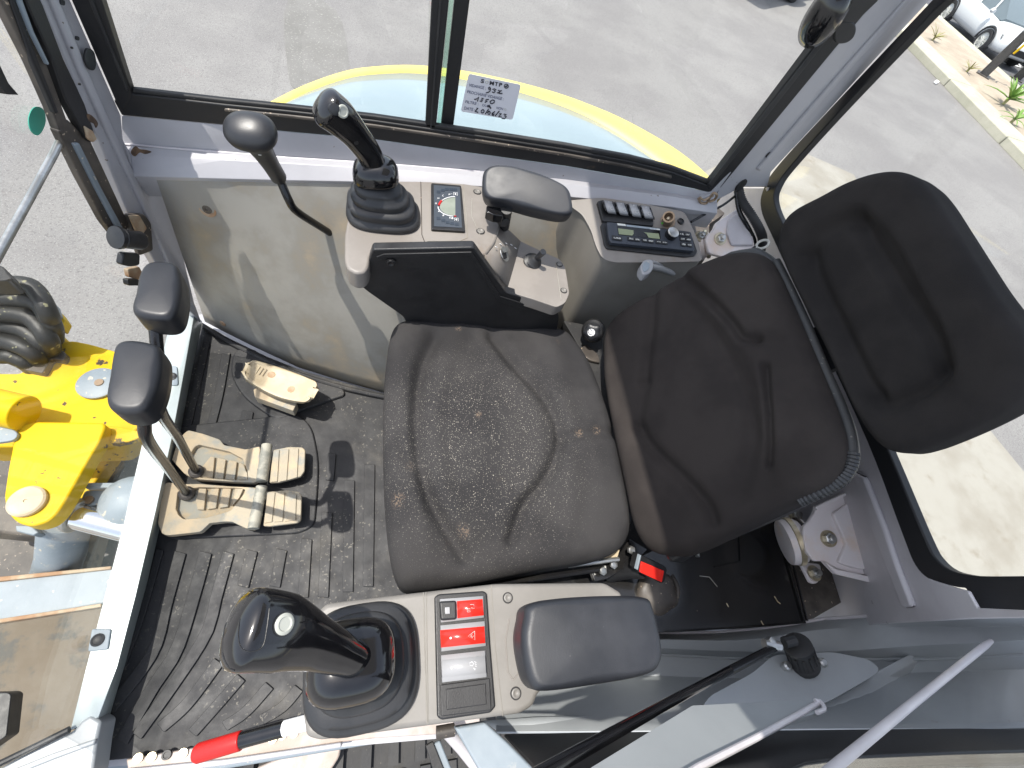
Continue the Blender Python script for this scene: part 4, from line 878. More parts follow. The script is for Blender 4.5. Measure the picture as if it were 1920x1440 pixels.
# rocker switches above the radio
rs = root('rocker_switch_row', sc_pl(1180, 400), 'row of four grey rocker switches above the radio', 'switches')
slab('switch_housing', [rp(95, 155), rp(170, 135), rp(1000, 255), rp(1050, 480), rp(1060, 580), rp(190, 500)], sc_pl.off(.010), .012, M['blackplastic'], rs, r=3, bevel=.002)
for i, (x, y) in enumerate(((205, 140), (415, 168), (635, 198), (845, 228))):
    s1 = sc_pl.off(.024)
    A_, B_, C_, D_ = [rp(*p) for p in ((x, y), (x+130, y+18), (x+215, y+245), (x+75, y+228))]
    rr = []
    for t, h in ((0, .012), (.12, .019), (.45, .024), (.8, .022), (1, .014)):
        a_ = np.array(A_)*(1-t)+np.array(D_)*t; b_ = np.array(B_)*(1-t)+np.array(C_)*t; pl_ = sc_pl.off(h); rr.append([pl_(*a_), pl_(*b_)])
    k = sheet('rocker', rr, M['switchgrey'], rs, th=.006, sharp=60)
    for dx in (-28, 128):
        rr2 = []
        for t, h in ((0, .010), (.12, .018), (.45, .023), (.8, .021), (1, .010)):
            a_ = np.array((x+dx, y+dx*.14))*(1-t)+np.array((x+75+dx, y+228+dx*.14))*t; pl_ = sc_pl.off(h); rr2.append([pl_(*rp(*a_)), pl_(*rp(a_[0]+30, a_[1]+4))])
        sheet('rocker_edge', rr2, M['gloss'], rs, th=.006, sharp=60)
    pp_ = rp(x+82, y+32); lathe('indicator_dot', sc_pl.off(.0215)(*pp_), sc_pl.n, [(0, .0011), (.0012, .0008)], M['white'], k, 8)
    pc_ = (x+140, y+140); stroke('printed_symbol', [[rp(pc_[0]+26*cos(t), pc_[1]+26*sin(t)) for t in np.linspace(.3, 2*pi*(.7+.1*i), 10)]], .55, sc_pl.off(.0235), M['offwhite'], k)
# power socket and small button
p = sc_pl.off(.003)(*rp(1290, 520)); ax_ = unit(P(1256, 398, .72)-p)
sk = root('power_socket', p, 'round bronze tinted power socket beside the rocker switches', 'socket')
lathe('socket_barrel', p, ax_, [(-.004, .019), (.004, .019), (.006, .015), (.028, .014), (.032, .015), (.034, .0145), (.034, .0105), (.014, .010), (.014, .002)], M['bronze'], sk, 30)
lathe('socket_pin', p+ax_*.014, ax_, [(0, .004), (.012, .0035)], M['cream'], sk, 12)
lathe('green_lamp', sc_pl.off(.008)(*rp(1205, 535)), sc_pl.n, [(0, .0028), (.002, .002)], M['ledgreen'], sk, 10)
p = sc_pl.off(.002)(*rp(1515, 510)); o = lathe('push_button', p, sc_pl.n, [(0, .0085), (.004, .0085), (.005, .006), (.003, .0055), (.005, .003)], M['blackplastic']); tag(o, 'small round black button right of the power socket', 'button')

# ------------------------------------------------------------------ right control console
bg_ = M['beige']
rc = root('right_control_console', P(860, 560, .2), 'beige right control console with black side panel, display and key switch', 'control console')
Zt = .665; Ztt = .605
head = [(664, 343), (742, 338), (800, 339), (870, 343), (912, 350), (925, 372), (930, 398), (940, 418), (930, 452), (912, 476), (900, 477), (890, 468), (800, 466), (706, 470), (694, 480), (691, 500), (684, 510), (668, 512), (651, 503), (646, 488), (646, 440), (654, 398)]
slab('console_top', head, Zt, .045, bg_, rc, r=7, bevel=.007, seg=4)
tail = [(946, 430), (958, 443), (1010, 468), (1050, 486), (1060, 500), (1068, 550), (1060, 568), (1044, 576), (1000, 561), (954, 547), (936, 526), (930, 480)]
slab('console_tail', tail, Ztt, .03, bg_, rc, r=6, bevel=.004, seg=4)
sheet('slope_face', [[P(891, 469, Zt-.004), P(908, 476, Zt-.0015), P(928, 448, Zt-.0015), P(938, 416, Zt-.0015)], [P(938, 532, Ztt-.002), P(952, 538, Ztt+.002), P(966, 490, Ztt+.002), P(976, 452, Ztt+.002)]], bg_, rc, th=.004)
None and sheet('slope_edge', [[P(890, 468, Zt-.004), P(905, 485, Zt-.004), P(922, 466, Zt)], [P(932, 524, Ztt), P(952, 546, Ztt), P(962, 500, Ztt+.004)]], bg_, rc, th=.004)
sp1 = V2(P(668, 512, .63), P(1040, 577, .58))
slab('side_panel', [(660, 508), (684, 511), (698, 468), (888, 464), (948, 548), (1046, 577), (1048, 600), (1020, 760), (840, 760), (756, 594), (690, 548), (668, 530)], sp1.off(-.004), .02, M['blackplastic'], rc, r=5, bevel=.004)
slab('side_panel_edge', [(706, 482), (720, 477), (884, 473), (938, 556), (1040, 588), (1030, 594), (934, 565), (880, 480), (722, 484), (708, 490)], sp1.off(-.001), .004, M['blackplastic'], rc, bevel=.001)
prism('console_base', [P(790, 420, .62), P(900, 420, .62), P(1040, 520, .57), P(1030, 560, .57), P(930, 535, .57), P(880, 460, .6), P(800, 464, .62)], (0, 0, -.42), M['blackplastic'], rc, bevel=.004)
def screw(par, pl, u, v, r=.0075, m='zinc', dark=True):
    p = pl(u, v); n = pl.n
    lathe('screw_ring', p, n, [(0, r*1.25), (.0008, r*1.25), (.0008, r)], M['seal'] if dark else M[m], par, 20)
    lathe('screw', p, n, [(0, r), (.002, r*.95), (.0026, r*.7), (.0014, r*.42), (.001, r*.3)], M[m], par, 18)
for u, v in ((895, 360), (901, 434)): screw(rc, Zp(Zt), u, v, m='beige2')
for u, v in ((1049, 496), (1057, 545)): screw(rc, Zp(Ztt), u, v, .0065, m='beige2')
screw(rc, sp1, 733, 493, .008, 'blackplastic'); screw(rc, sp1, 1027, 578, .008, 'blackplastic')
from mathutils.bvhtree import BVHTree
def hit(o, u, v, up=0.0):                         # point and normal where the sight line through a pixel meets an object
    org = ORG[o.name]; t = BVHTree.FromPolygons([Vector(tuple(np.array(x.co)+org)) for x in o.data.vertices], [list(p.vertices) for p in o.data.polygons])
    r = unit(ray(u, v)); loc, nrm, i, d = t.ray_cast(Vector(tuple(CAM)), Vector(tuple(r)))
    if loc is None: loc, nrm, i, d = t.find_nearest(Vector(tuple(CAM+r*.5)))
    n = np.array(nrm); n = n if n @ (CAM-np.array(loc)) > 0 else -n
    return np.array(loc)+n*up, n
def seam(par, pts, pl, m='dirtblack', r=.0009):
    if isinstance(pl, (int, float)): pl = Zp(pl)
    tube('seam', [pl.off(.0003)(*p) for p in pts], r, M[m], par, 6)
seam(rc, [(789, 341), (791, 440), (801, 466)], Zt); seam(rc, [(801, 452), (862, 452), (876, 446), (874, 400), (868, 348)], Zt, 'trim')
seam(rc, [(885, 372), (884, 405), (900, 440)], Zt, 'trim'); seam(rc, [(1042, 492), (1052, 562)], Ztt+.0002, 'trim')
# key switch, stub lever
kpn = P3(P(922, 466, Zt), P(962, 500, Ztt+.004), P(976, 452, Ztt+.003))
lathe('key_plate', kpn.off(.001)(946, 476), kpn.n, [(0, .017), (.0015, .0165)], M['steel'], rc, 24)
slab('key_slot', [(943, 464), (949, 470), (951, 484), (946, 486), (942, 474)], kpn.off(.0045), .002, M['seal'], rc, r=2, bevel=.0004)
slab('key_head', [(940, 466), (952, 462), (955, 470), (946, 474)], kpn.off(.008), .004, M['steel'], rc, r=2, bevel=.001)
for i in range(5):
    a = -2.4+i*.45; p = np.array((946, 476))+23*np.array((cos(a), sin(a)*.9)); stroke('printed_mark', [[tuple(p), tuple(p+[3, 2])]], .8, kpn, M['white'], rc)
t0 = Zp(Ztt); p = t0(998, 492); q_ = P(1019, 472, .655)
tl = root('throttle_stub', p, 'short grey toggle lever in a black rubber boot on the console tail', 'toggle lever')
lathe('toggle_boot', p, unit(q_-p), [(-.002, .022), (.003, .022), (.006, .017), (.009, .019), (.012, .014), (.018, .011), (.022, .007)], M['boot'], tl, 24)
tube('toggle', [p+(q_-p)*.25, q_], [.0045, .0075], M['armrest'], tl, 14, bevel=.001)
# display unit
du = root('display_unit', P(840, 390, Zt), 'rectangular dashboard display with half round fuel gauge arc beside the right joystick', 'display')
dz = Zp(Zt+.004)
def gq(x, y): return (790+x/12, 330+y/12)
slab('display_frame', [gq(220, 150), gq(900, 205), gq(990, 1240), gq(225, 1195)], Zt+.006, .008, M['blackplastic'], du, r=3, bevel=.002)
gz = Zp(Zt+.0068)
slab('display_face', [gq(280, 200), gq(865, 245), gq(915, 1165), gq(285, 1130)], gz, .001, M['gaugeface'], du, r=1, bevel=0)
g2 = gz.off(.0006)
cxg, cyg = 765, 685
slab('lcd_window', [gq(cxg-350*cos(t)*1.0, cyg-205*sin(t)) for t in np.linspace(-pi/2, pi/2, 24)], g2, .0005, M['lcd'], du, bevel=0)
def arc(a0, a1, rx=390, ry=222): return [gq(cxg-rx*cos(t), cyg-ry*sin(t)) for t in np.linspace(a0, a1, 14)]
stroke('gauge_arc', [arc(-1.45, -.03), arc(.62, 1.55, 375)], 1.5, g2, M['white'], du, off=.0004)
stroke('red_band', [arc(.1, .58, 370)], 4.2, g2, M['red'], du, off=.0002); stroke('red_band', [arc(-1.62, -1.5)], 2.2, g2, M['red'], du, off=.0002)
for x, y in ((345, 325), (440, 290), (530, 265), (630, 270), (720, 275), (340, 920), (450, 970), (550, 1010), (650, 1035), (755, 1055)):
    slab('dark_key', [gq(x, y), gq(x+85, y+4), gq(x+88, y+62), gq(x+3, y+58)], g2, .0004, M['gaugedark'], du, bevel=0)
for x, y in ((725, 370), (745, 945)):
    stroke('icon_frame', [[gq(x, y), gq(x+88, y+4), gq(x+88, y+68), gq(x+2, y+64), gq(x, y)]], .7, g2, M['white'], du); slab('icon', [gq(x+28, y+18), gq(x+58, y+20), gq(x+58, y+50), gq(x+30, y+48)], g2.off(.0003), .0003, M['white'], du, bevel=0)
for s, x, y in (('0', 310, 640), ('H', 365, 525), ('C', 470, 465), ('F', 615, 440), ('E', 630, 960), ('4', 370, 820), ('8', 475, 910), ('-', 660, 420), ('1', 680, 975)): text('printed_text', s, gq(x, y), gq(x+34, y+2), 3, g2, M['white'], du)

# ------------------------------------------------------------------ joysticks
def joystick(label, base, top, ax_u, rbase, path, sizes, up_hint, collar, loc_label, btn_px, btn_z, btn_r, e_base=3.2, bev=0):
    r = root('joystick', base, label, 'joystick', 'joysticks on the two consoles')
    u = unit(ax_u); w = np.array([-u[1], u[0], 0])
    # bellows
    rings = []; steps = [(0, 1.0, 3.0), (.05, 1.0, 3.0), (.12, .95, 3.0), (.16, .86, 3.0), (.22, .86, 3), (.36, .90, 3), (.42, .84, 2.8), (.46, .74, 2.6), (.58, .76, 2.6), (.66, .73, 2.5), (.70, .62, 2.4), (.80, .62, 2.4), (.88, .58, 2.3), (.92, .50, 2.2), (1, .44, 2.2)]
    for t, s, e in steps: rings.append(ring_pts(base*(1-t)+top*t+(0, 0, 0), u, w, rbase[0]*s, rbase[1]*s, e, 48))
    loft('rubber_boot', rings, M['boot'], r, sharp=70)
    # collar
    ax = unit(collar[1]-collar[0]); cu, cw = u-ax*(u@ax), w-ax*(w@ax); cu, cw = unit(cu), unit(np.cross(ax, unit(cu)))
    L = np.linalg.norm(collar[1]-collar[0]); R_ = collar[2]; rg = []
    for t, s in ((-.1, .86), (0, .97), (.12, 1.0), (.45, .98), (.72, .88), (.9, .72), (1.02, .52)): rg.append(ring_pts(collar[0]+ax*L*t, cu, cw, R_*s, R_*s*.9, 2.9, 32))
    loft('collar', rg, M['gloss'], r, sharp=60)
    # grip
    pts = spl(path, 6); n = len(pts); S = np.array([[np.interp(i/(n-1), np.linspace(0, 1, len(sizes)), [s[k] for s in sizes]) for k in range(2)] for i in range(n)])
    rg = []; hv = unit(up_hint)
    for i in range(n):
        t = unit(pts[min(i+1, n-1)]-pts[max(i-1, 0)]); a = unit(hv-t*(hv@t)); b = np.cross(t, a)
        rg.append(ring_pts(pts[i], a, b, S[i][0], S[i][1], 2.6, 36))
    t = unit(pts[-1]-pts[-2])
    for k in (.25, .5, .72, .88, .97): rg.append([pts[-1]+t*S[-1][0]*.55*k+(p-pts[-1])*math.sqrt(1-k*k*.98) for p in rg[n-1]])
    gr = loft('grip', rg, M['gloss'], r, sharp=70)
    return r, gr, rg, pts
# right joystick
base = P(720, 399, Zt+.004); top = P(706, 338, .742)
r_, gr, rg, pts = joystick('right hand joystick with glossy black grip leaning towards the front, beside the display', base, top, (1, .04, 0), (.072, .058),
    [P(706, 322, .755), P(692, 288, .79), P(664, 250, .83), P(636, 220, .86), P(614, 203, .875)], [(.022, .024), (.0225, .0245), (.024, .0245), (.0285, .0255), (.029, .026)], (0, 0, 1), (P(706, 335, .742), P(701, 300, .778), .042), '', None, None, None)
p, n = hit(gr, 643, 209); lathe('button', p, n, [(-.006, .0095), (.0005, .0095), (.0014, .0088), (.0018, .0068), (.001, .006)], M['buttonwhite'], r_, 24)
p, n = hit(gr, 592, 238); lathe('trigger_button', p, n, [(-.006, .0085), (.001, .0085), (.002, .006)], M['knobblack'], r_, 20)
p, n = hit(gr, 668, 268); lathe('grip_mark', p, n, [(-.002, .004), (.0004, .004)], M['blackplastic'], r_, 10)
# left joystick
base = P(681, 1247, .606); top = P(668, 1236, .668)
r_, gr, rg, pts = joystick('left hand joystick with large glossy black grip at the bottom, beside the red switches', base, top, (1, .06, 0), (.070, .0715),
    [P(668, 1238, .70), P(640, 1226, .725), P(585, 1203, .765), P(524, 1184, .80), P(463, 1178, .82)], [(.018, .0175), (.0185, .0195), (.021, .0245), (.0265, .0325), (.027, .033)], (0, 0, 1), (P(658, 1243, .668), P(665, 1228, .712), .049), '', None, None, None)
p, n = hit(gr, 533, 1170); lathe('button', p, n, [(-.006, .0088), (.0008, .0088), (.0016, .0080), (.0020, .006), (.0012, .005)], M['buttonwhite'], r_, 26)
lathe('button_ring', p, n, [(-.004, .0100), (.0008, .0100), (.0008, .0088)], M['blackplastic'], r_, 26)
for px_ in ([(450, 1112), (432, 1140), (421, 1180), (417, 1222), (428, 1250), (440, 1257)], [(505, 1140), (500, 1180), (492, 1212), (470, 1222), (452, 1214), (447, 1190), (450, 1160)]):
    tube('mould_seam', [sum(hit(gr, *q, up=.0001)[0:1]) for q in spl(px_, 6)], .0005, M['blackplastic'], r_, 6)

# ------------------------------------------------------------------ left control console
lc = root('left_control_console', P(850, 1230, .2), 'beige left control console with red switch column at the bottom of the view', 'control console')
b2 = M['beige2']; Zl = .60
slab('console_top', [(590, 1152), (612, 1131), (700, 1120), (930, 1094), (1135, 1092), (1168, 1112), (1160, 1180), (1010, 1300), (1000, 1325), (975, 1339), (800, 1362), (600, 1389), (574, 1382), (568, 1345)], Zl, .06, b2, lc, r=9, bevel=.008, seg=4)
prism('console_base', [P(640, 1180, .55), P(1060, 1110, .55), P(1000, 1290, .55), P(640, 1350, .55)], (0, 0, -.25), M['blackplastic'], lc, bevel=.006)
for pts_ in ([(794, 1111), (797, 1230), (801, 1358)], [(799, 1110), (803, 1357)], [(921, 1097), (928, 1210), (943, 1343)]): seam(lc, pts_, Zl, 'trim2', .0006)
seam(lc, [(955, 1160), (948, 1200), (952, 1260), (962, 1275), (972, 1262)], Zl, 'beige', .001)
for u, v in ((952, 1121), (967, 1300)): screw(lc, Zp(Zl), u, v, .0062, 'beige2')
swp = root('switch_column', P(870, 1230, Zl), 'black switch frame with two red switches, one grey light switch and a blank', 'switch panel')
def sq(x, y): return (800+x/5.333, 1095+y/5.333)
slab('frame', [sq(78, 130), sq(120, 100), sq(570, 68), sq(605, 90), sq(640, 620), sq(690, 1230), sq(640, 1290), sq(150, 1362), sq(105, 1330)], Zl+.006, .008, M['blackplastic'], swp, r=4, bevel=.0025)
sz = Zp(Zl+.008)
def quad(name, q_, pl, th, m, par, bevel=.0012): return slab(name, [sq(*p) for p in q_], pl, th, M[m], par, bevel=bevel)
def rocker(q_, ml, hs=(.006, .010, .009)):
    A_, B_, C_, D_ = [np.array(p, float) for p in q_]; rr = []
    for t, h in ((0, .002), (.02, hs[0]), (.5, hs[1]), (.98, hs[2]), (1, .002)):
        pl_ = Zp(Zl+.006+h); rr.append([pl_(*sq(*(A_*(1-t)+B_*t))), pl_(*sq(*(D_*(1-t)+C_*t)))])
    return sheet('switch', rr, M[ml], swp, th=.003, sharp=30)
s1 = rocker([(130, 152), (570, 120), (578, 335), (140, 385)], 'switchgrey', (.003, .004, .004))
rocker_red = rocker([(300, 172), (562, 150), (574, 312), (306, 342)], 'redbright', (.008, .0065, .007))
k = quad('lock_slide', [(125, 172), (298, 163), (303, 352), (140, 366)], Zp(Zl+.016), .006, 'blackplastic', s1, .003); quad('slide_centre', [(182, 232), (232, 228), (235, 298), (186, 302)], Zp(Zl+.019), .004, 'switchgrey', s1, .001)
s2 = rocker([(135, 415), (585, 372), (598, 618), (145, 675)], 'switchgrey', (.003, .005, .004)); s2r = rocker([(132, 462), (582, 422), (592, 590), (140, 636)], 'redbright', (.009, .0075, .009))
s3 = rocker([(140, 715), (590, 665), (605, 930), (152, 985)], 'switchgrey', (.003, .005, .004)); s3r = rocker([(140, 768), (590, 716), (600, 890), (150, 936)], 'switchgrey', (.009, .0075, .009))
quad('blank_cover', [(140, 1008), (632, 942), (648, 1262), (146, 1325)], Zp(Zl+.009), .003, 'blackplastic', swp); quad('blank_inset', [(195, 1050), (590, 995), (600, 1205), (200, 1260)], Zp(Zl+.0105), .002, 'blackplastic', swp)
zt = Zp(Zl+.0145)
stroke('printed_symbol', [[sq(480, 470), sq(415, 522), sq(482, 560), sq(480, 470)], [sq(440, 520), sq(455, 505), sq(470, 518), sq(455, 535), sq(440, 520)]], .8, Zp(Zl+.0155), M['offwhite'], s2r)
stroke('printed_symbol', [[sq(435, 205), sq(470, 205), sq(478, 245), sq(445, 238)], [sq(405, 250), sq(435, 245), sq(438, 278), sq(408, 280), sq(405, 250)], [sq(415, 262), sq(430, 262)], [sq(404, 240), sq(410, 250)]], .7, Zp(Zl+.0145), M['offwhite'], rocker_red)
stroke('printed_symbol', [[sq(455, 775), sq(430, 790), sq(430, 810), sq(460, 818), sq(470, 795), sq(455, 775)]]+[[sq(474+6*i, 775+22*i), sq(498, 785+20*i)] for i in range(3)]+[[sq(468+10*i, 838+3*i), sq(484+6*i, 862-10*i)] for i in range(2)], .8, Zp(Zl+.0155), M['white'], s3r)
for (x, y), par in (((240, 540), s2r), ((250, 838), s3r)): lathe('indicator_dot', Zp(Zl+.0145)(*sq(x, y)), (0, 0, 1), [(0, .0016), (.0012, .0012)], M['white'], par, 10)

# armrests
o = pad('armrest', [(984, 1160), (994, 1132), (1050, 1121), (1140, 1116), (1212, 1119), (1229, 1140), (1245, 1208), (1242, 1245), (1214, 1267), (1120, 1285), (1024, 1297), (998, 1286), (984, 1240), (979, 1195)], .725, M['armrest'], None, edge=.011, thick=.05, crown=.004)
tag(o, 'large smooth black armrest on the left console near the bottom of the view', 'armrest', 'armrests of the operator seat')
ra = root('armrest', P(980, 390, .62), 'smaller tilted black armrest beside the display and right joystick', 'armrest', 'armrests of the operator seat')
rap = P3(P(910, 340, .755), P(1065, 380, .765), P(1020, 325, .785))
pad('cushion', [(904, 340), (908, 318), (925, 308), (960, 309), (1005, 320), (1045, 337), (1067, 353), (1074, 378), (1073, 398), (1050, 402), (1000, 392), (950, 378), (918, 372), (906, 360)], rap, M['armrest'], ra, edge=.010, thick=.04, crown=.003)
tube('support_post', [P(945, 425, .655), P(950, 392, .72)], .012, M['blackplastic'], ra, 16)
lathe('pivot_bolt', P(943, 412, .69), unit(np.array([.3, -.9, .1])), [(-.01, .014), (.006, .014), (.008, .010), (.012, .010), (.013, .005)], M['rubber'], ra, 18)
slab('support_plate', [(912, 385), (940, 390), (945, 405), (925, 402), (912, 396)], .715, .02, M['gloss'], ra, r=3, bevel=.002)

# ------------------------------------------------------------------ seat
seat = root('operator_chair', P(1000, 850, .1), 'black fabric operator seat with dusty cushion, backrest and separate upper backrest', 'seat')
def cub(pts): return spl(pts, 6)
sp_ = P3(P(730, 850, .488), P(1150, 640, .50), P(1180, 1000, .50))
pad('cushion', [(738, 603), (780, 589), (860, 588), (940, 594), (1010, 601), (1062, 610), (1086, 632), (1110, 668), (1130, 715), (1149, 770), (1165, 830), (1179, 895), (1190, 960), (1188, 1000), (1166, 1030), (1120, 1047), (1040, 1060), (960, 1076), (880, 1092), (800, 1104), (762, 1104), (744, 1088), (730, 1040), (721, 960), (717, 860), (717, 760), (723, 670)], sp_, M['fabric'], seat,
    edge=.035, thick=.10, crown=.018, nr=90, na=320,
    grooves=[(cub([(815, 632), (790, 690), (780, 760), (782, 840), (800, 920), (835, 985), (872, 1042)]), .017, 14),
             (cub([(925, 628), (965, 680), (1015, 735), (1045, 790), (1046, 850), (1018, 905), (985, 945), (962, 1010)]), .016, 12),
             (cub([(1052, 822), (1090, 815), (1165, 806)]), .010, 11), (cub([(1075, 850), (1100, 900), (1090, 980), (1060, 1040)]), .004, 20), (cub([(1060, 640), (1085, 700), (1085, 770)]), .004, 20), (cub([(745, 780), (750, 830), (765, 870)]), .006, 14), (cub([(1046, 800), (1062, 815), (1050, 840)]), .004, 10),
             (cub([(865, 615), (830, 700), (815, 800), (835, 920), (880, 1000)]), -.007, 20), (cub([(900, 620), (940, 690), (1000, 770), (1012, 850), (985, 910), (940, 960)]), -.006, 18)],
    dishes=[(915, 835, 128, 235, -6, .014)])
bp_ = P3(P(1140, 760, .50), P(1192, 1010, .50), P(1490, 640, .83))
bo_ = [(1122, 690), (1124, 630), (1138, 598), (1170, 570), (1235, 532), (1300, 492), (1350, 470), (1395, 463), (1428, 470), (1452, 496), (1480, 556), (1510, 626), (1540, 696), (1568, 768), (1584, 822), (1580, 868), (1556, 902), (1510, 926), (1440, 958), (1370, 992), (1300, 1026), (1258, 1040), (1218, 1036), (1194, 1016), (1178, 980), (1167, 930), (1153, 868), (1139, 800), (1128, 740)]
pad('backrest', bo_, bp_, M['fabric2'], seat, edge=.030, thick=.07, crown=.014, nr=90, na=320,
    grooves=[(cub([(1222, 552), (1218, 600), (1210, 660), (1206, 710)]), .012, 12), (cub([(1300, 505), (1345, 560), (1395, 625), (1425, 690), (1445, 745), (1450, 800)]), -.005, 20),
             (cub([(1280, 520), (1330, 560), (1372, 604), (1395, 634), (1420, 638)]), .016, 10), (cub([(1438, 690), (1442, 740), (1446, 800), (1440, 870)]), .014, 8),
             (cub([(1270, 545), (1330, 610), (1385, 690), (1412, 770), (1402, 850), (1380, 920)]), .010, 20), (cub([(1192, 800), (1222, 842), (1270, 888), (1316, 940), (1330, 975)]), .016, 13), (cub([(1205, 720), (1196, 770), (1192, 800)]), .008, 13), (cub([(1425, 640), (1470, 640)]), .004, 10)],
    dishes=[(1290, 790, 120, 215, -22, .012)])
shell_px = [(1402, 462), (1438, 470), (1466, 500), (1500, 570), (1530, 640), (1560, 710), (1590, 780), (1602, 830), (1598, 872), (1570, 908), (1500, 944), (1400, 990), (1300, 1030), (1240, 1030), (1250, 700), (1330, 500)]
slab('back_shell', spl(shell_px, 4, True), bp_.off(-.055), .05, M['exgrey'] if False else M['blackplastic'], seat, bevel=.012)
cord = [bp_.off(-.03)(*p) for p in spl([(1455, 490), (1480, 540), (1512, 610), (1545, 690), (1578, 765), (1594, 815), (1597, 858), (1582, 893), (1545, 918), (1500, 938)], 6)]
tube('edge_piping', cord, .008, M['rubber'], seat, 12)
parts = [tube_geo([c_-unit(np.gradient(np.array(cord), axis=0)[i])*.0018, c_+unit(np.gradient(np.array(cord), axis=0)[i])*.0018], .0105, 10) for i, c_ in enumerate(cord) if i > 34]
obj('piping_ribs', *join_geo(parts), M['boot'], seat)
hp = P3(P(1480, 500, .86), P(1640, 790, .86), P(1810, 520, 1.035))
pad('upper_backrest', [(1452, 452), (1458, 418), (1480, 390), (1530, 362), (1580, 335), (1630, 318), (1672, 315), (1706, 328), (1734, 358), (1768, 412), (1806, 474), (1845, 536), (1885, 590), (1912, 634), (1920, 680), (1906, 730), (1876, 764), (1820, 796), (1750, 828), (1700, 846), (1664, 847), (1636, 832), (1606, 790), (1572, 720), (1538, 650), (1500, 575), (1468, 505)], hp, M['fabric3'], seat, edge=.026, thick=.06, crown=.012, nr=80, na=300,
    grooves=[(cub([(1515, 480), (1540, 545), (1580, 625), (1615, 700), (1640, 745)]), .012, 16), (cub([(1610, 415), (1650, 480), (1700, 560), (1745, 630), (1765, 690)]), .012, 20), (cub([(1515, 478), (1528, 445), (1565, 422), (1610, 412)]), .010, 17), (cub([(1640, 745), (1655, 758), (1700, 748), (1745, 722), (1765, 692)]), .011, 17), (cub([(1470, 470), (1520, 590), (1580, 715), (1640, 800)]), -.004, 14)],
    dishes=[(1640, 585, 98, 172, -28, .011)])
slab('headrest_shell', spl([(1660, 345), (1700, 365), (1760, 430), (1830, 520), (1880, 590), (1905, 650), (1900, 720), (1860, 760), (1780, 790), (1640, 700)], 4, True), hp.off(-.045), .03, M['exgrey'], seat, bevel=.008)
beam('headrest_bracket', bp_.off(-.10)(1430, 700), hp.off(-.08)(1680, 600), .10, .012, M['blackplastic'], seat)
# seat base, rails
prism('seat_pan', [P(745, 640, .40), P(1110, 650, .40), P(1190, 980, .40), P(800, 1070, .40)], (0, 0, -.06), M['blackplastic'], seat, bevel=.01)
prism('seat_suspension', [P(800, 680, .33), P(1100, 680, .33), P(1160, 960, .33), P(840, 1000, .33)], (0, 0, -.32), M['rubber'], seat, bevel=.01)
tube('slide_rail', [P(1065, 1060, .42), P(1160, 1048, .42)], .005, M['steel'], seat, 8)
tube('slide_rail', [P(800, 1112, .38), P(1130, 1066, .40)], .006, M['blackpaint'], seat, 8)
slab('recliner_plate', [(1100, 1058), (1130, 1040), (1162, 1030), (1158, 1044), (1130, 1056)], .42, .006, M['cream'], seat, r=3, bevel=.002)
slab('hinge_bracket', [(1105, 1062), (1160, 1040), (1180, 1010), (1215, 1030), (1195, 1050), (1140, 1085), (1115, 1090)], .39, .012, M['blackpaint'], seat, r=4, bevel=.003)
for u, v, z in ((1129, 1070, .40), (1149, 1058, .40), (1182, 1031, .42)): lathe('bolt', P(u, v, z), (0.1, -.3, 1), [(0, .0085), (.006, .0085), (.007, .006), (.007, .003)], M['steel'], seat, 6)
slab('side_skirt', [(1056, 600), (1094, 608), (1130, 632), (1134, 700), (1150, 800), (1120, 780), (1092, 660)], .42, .08, M['rubber'], seat, r=6, bevel=.01)
slab('hinge_cover', [(1088, 652), (1100, 645), (1122, 664), (1126, 680), (1108, 676), (1096, 668)], .43, .01, M['dirtblack'], seat, r=4, bevel=.004)
# lumbar knob
kc = P(1110, 624, .485); kn_ = unit(CAM-kc+np.array([-.2, -.3, 0])); ku, kw2 = frame_at(kn_)
def lobed(r, h): return [kc+kn_*h+(ku*cos(t)+kw2*sin(t))*r*(1+.10*cos(5*t)) for t in np.linspace(0, 2*pi, 50, endpoint=False)]
kb = loft('adjuster_knob', [lobed(.012, -.03), lobed(.020, -.02), lobed(.022, -.004), lobed(.019, 0), lobed(.012, .002)], M['knobblack'], seat, sharp=60)
lathe('white_disc', kc+kn_*.0022-ku*.002, kn_, [(0, .0095), (.0008, .0092)], M['white'], kb, 24)
pk = PL(kc+kn_*.0032, kn_); stroke('printed_symbol', [[(1104, 618), (1103, 623), (1106, 627), (1110, 626)], [(1107, 617), (1110, 620)], [(1110, 629), (1112, 631)]], .9, pk, M['ink'], kb)
lathe('knob_housing', kc-kn_*.045+ku*.0, kn_, [(0, .03), (.02, .03), (.026, .024)], M['blackplastic'], kb, 24)
# grey release handle
gh = slab('release_handle', spl([(1202, 498), (1208, 488), (1220, 486), (1226, 494), (1222, 508), (1210, 515), (1203, 508)], 4, True), .66, .022, M['switchgrey'], seat, bevel=.004)
slab('handle_face', spl([(1205, 500), (1209, 492), (1216, 490), (1219, 497), (1216, 505), (1208, 509)], 4, True), .6615, .002, M['exgrey'], gh, bevel=.001)
tube('handle_stem', [P(1221, 500, .652), P(1240, 504, .63), P(1262, 512, .60)], .0075, M['switchgrey'], gh, 12); tube('handle_stem', [P(1224, 491, .652), P(1240, 497, .63), P(1262, 506, .60)], .004, M['switchgrey'], gh, 12)

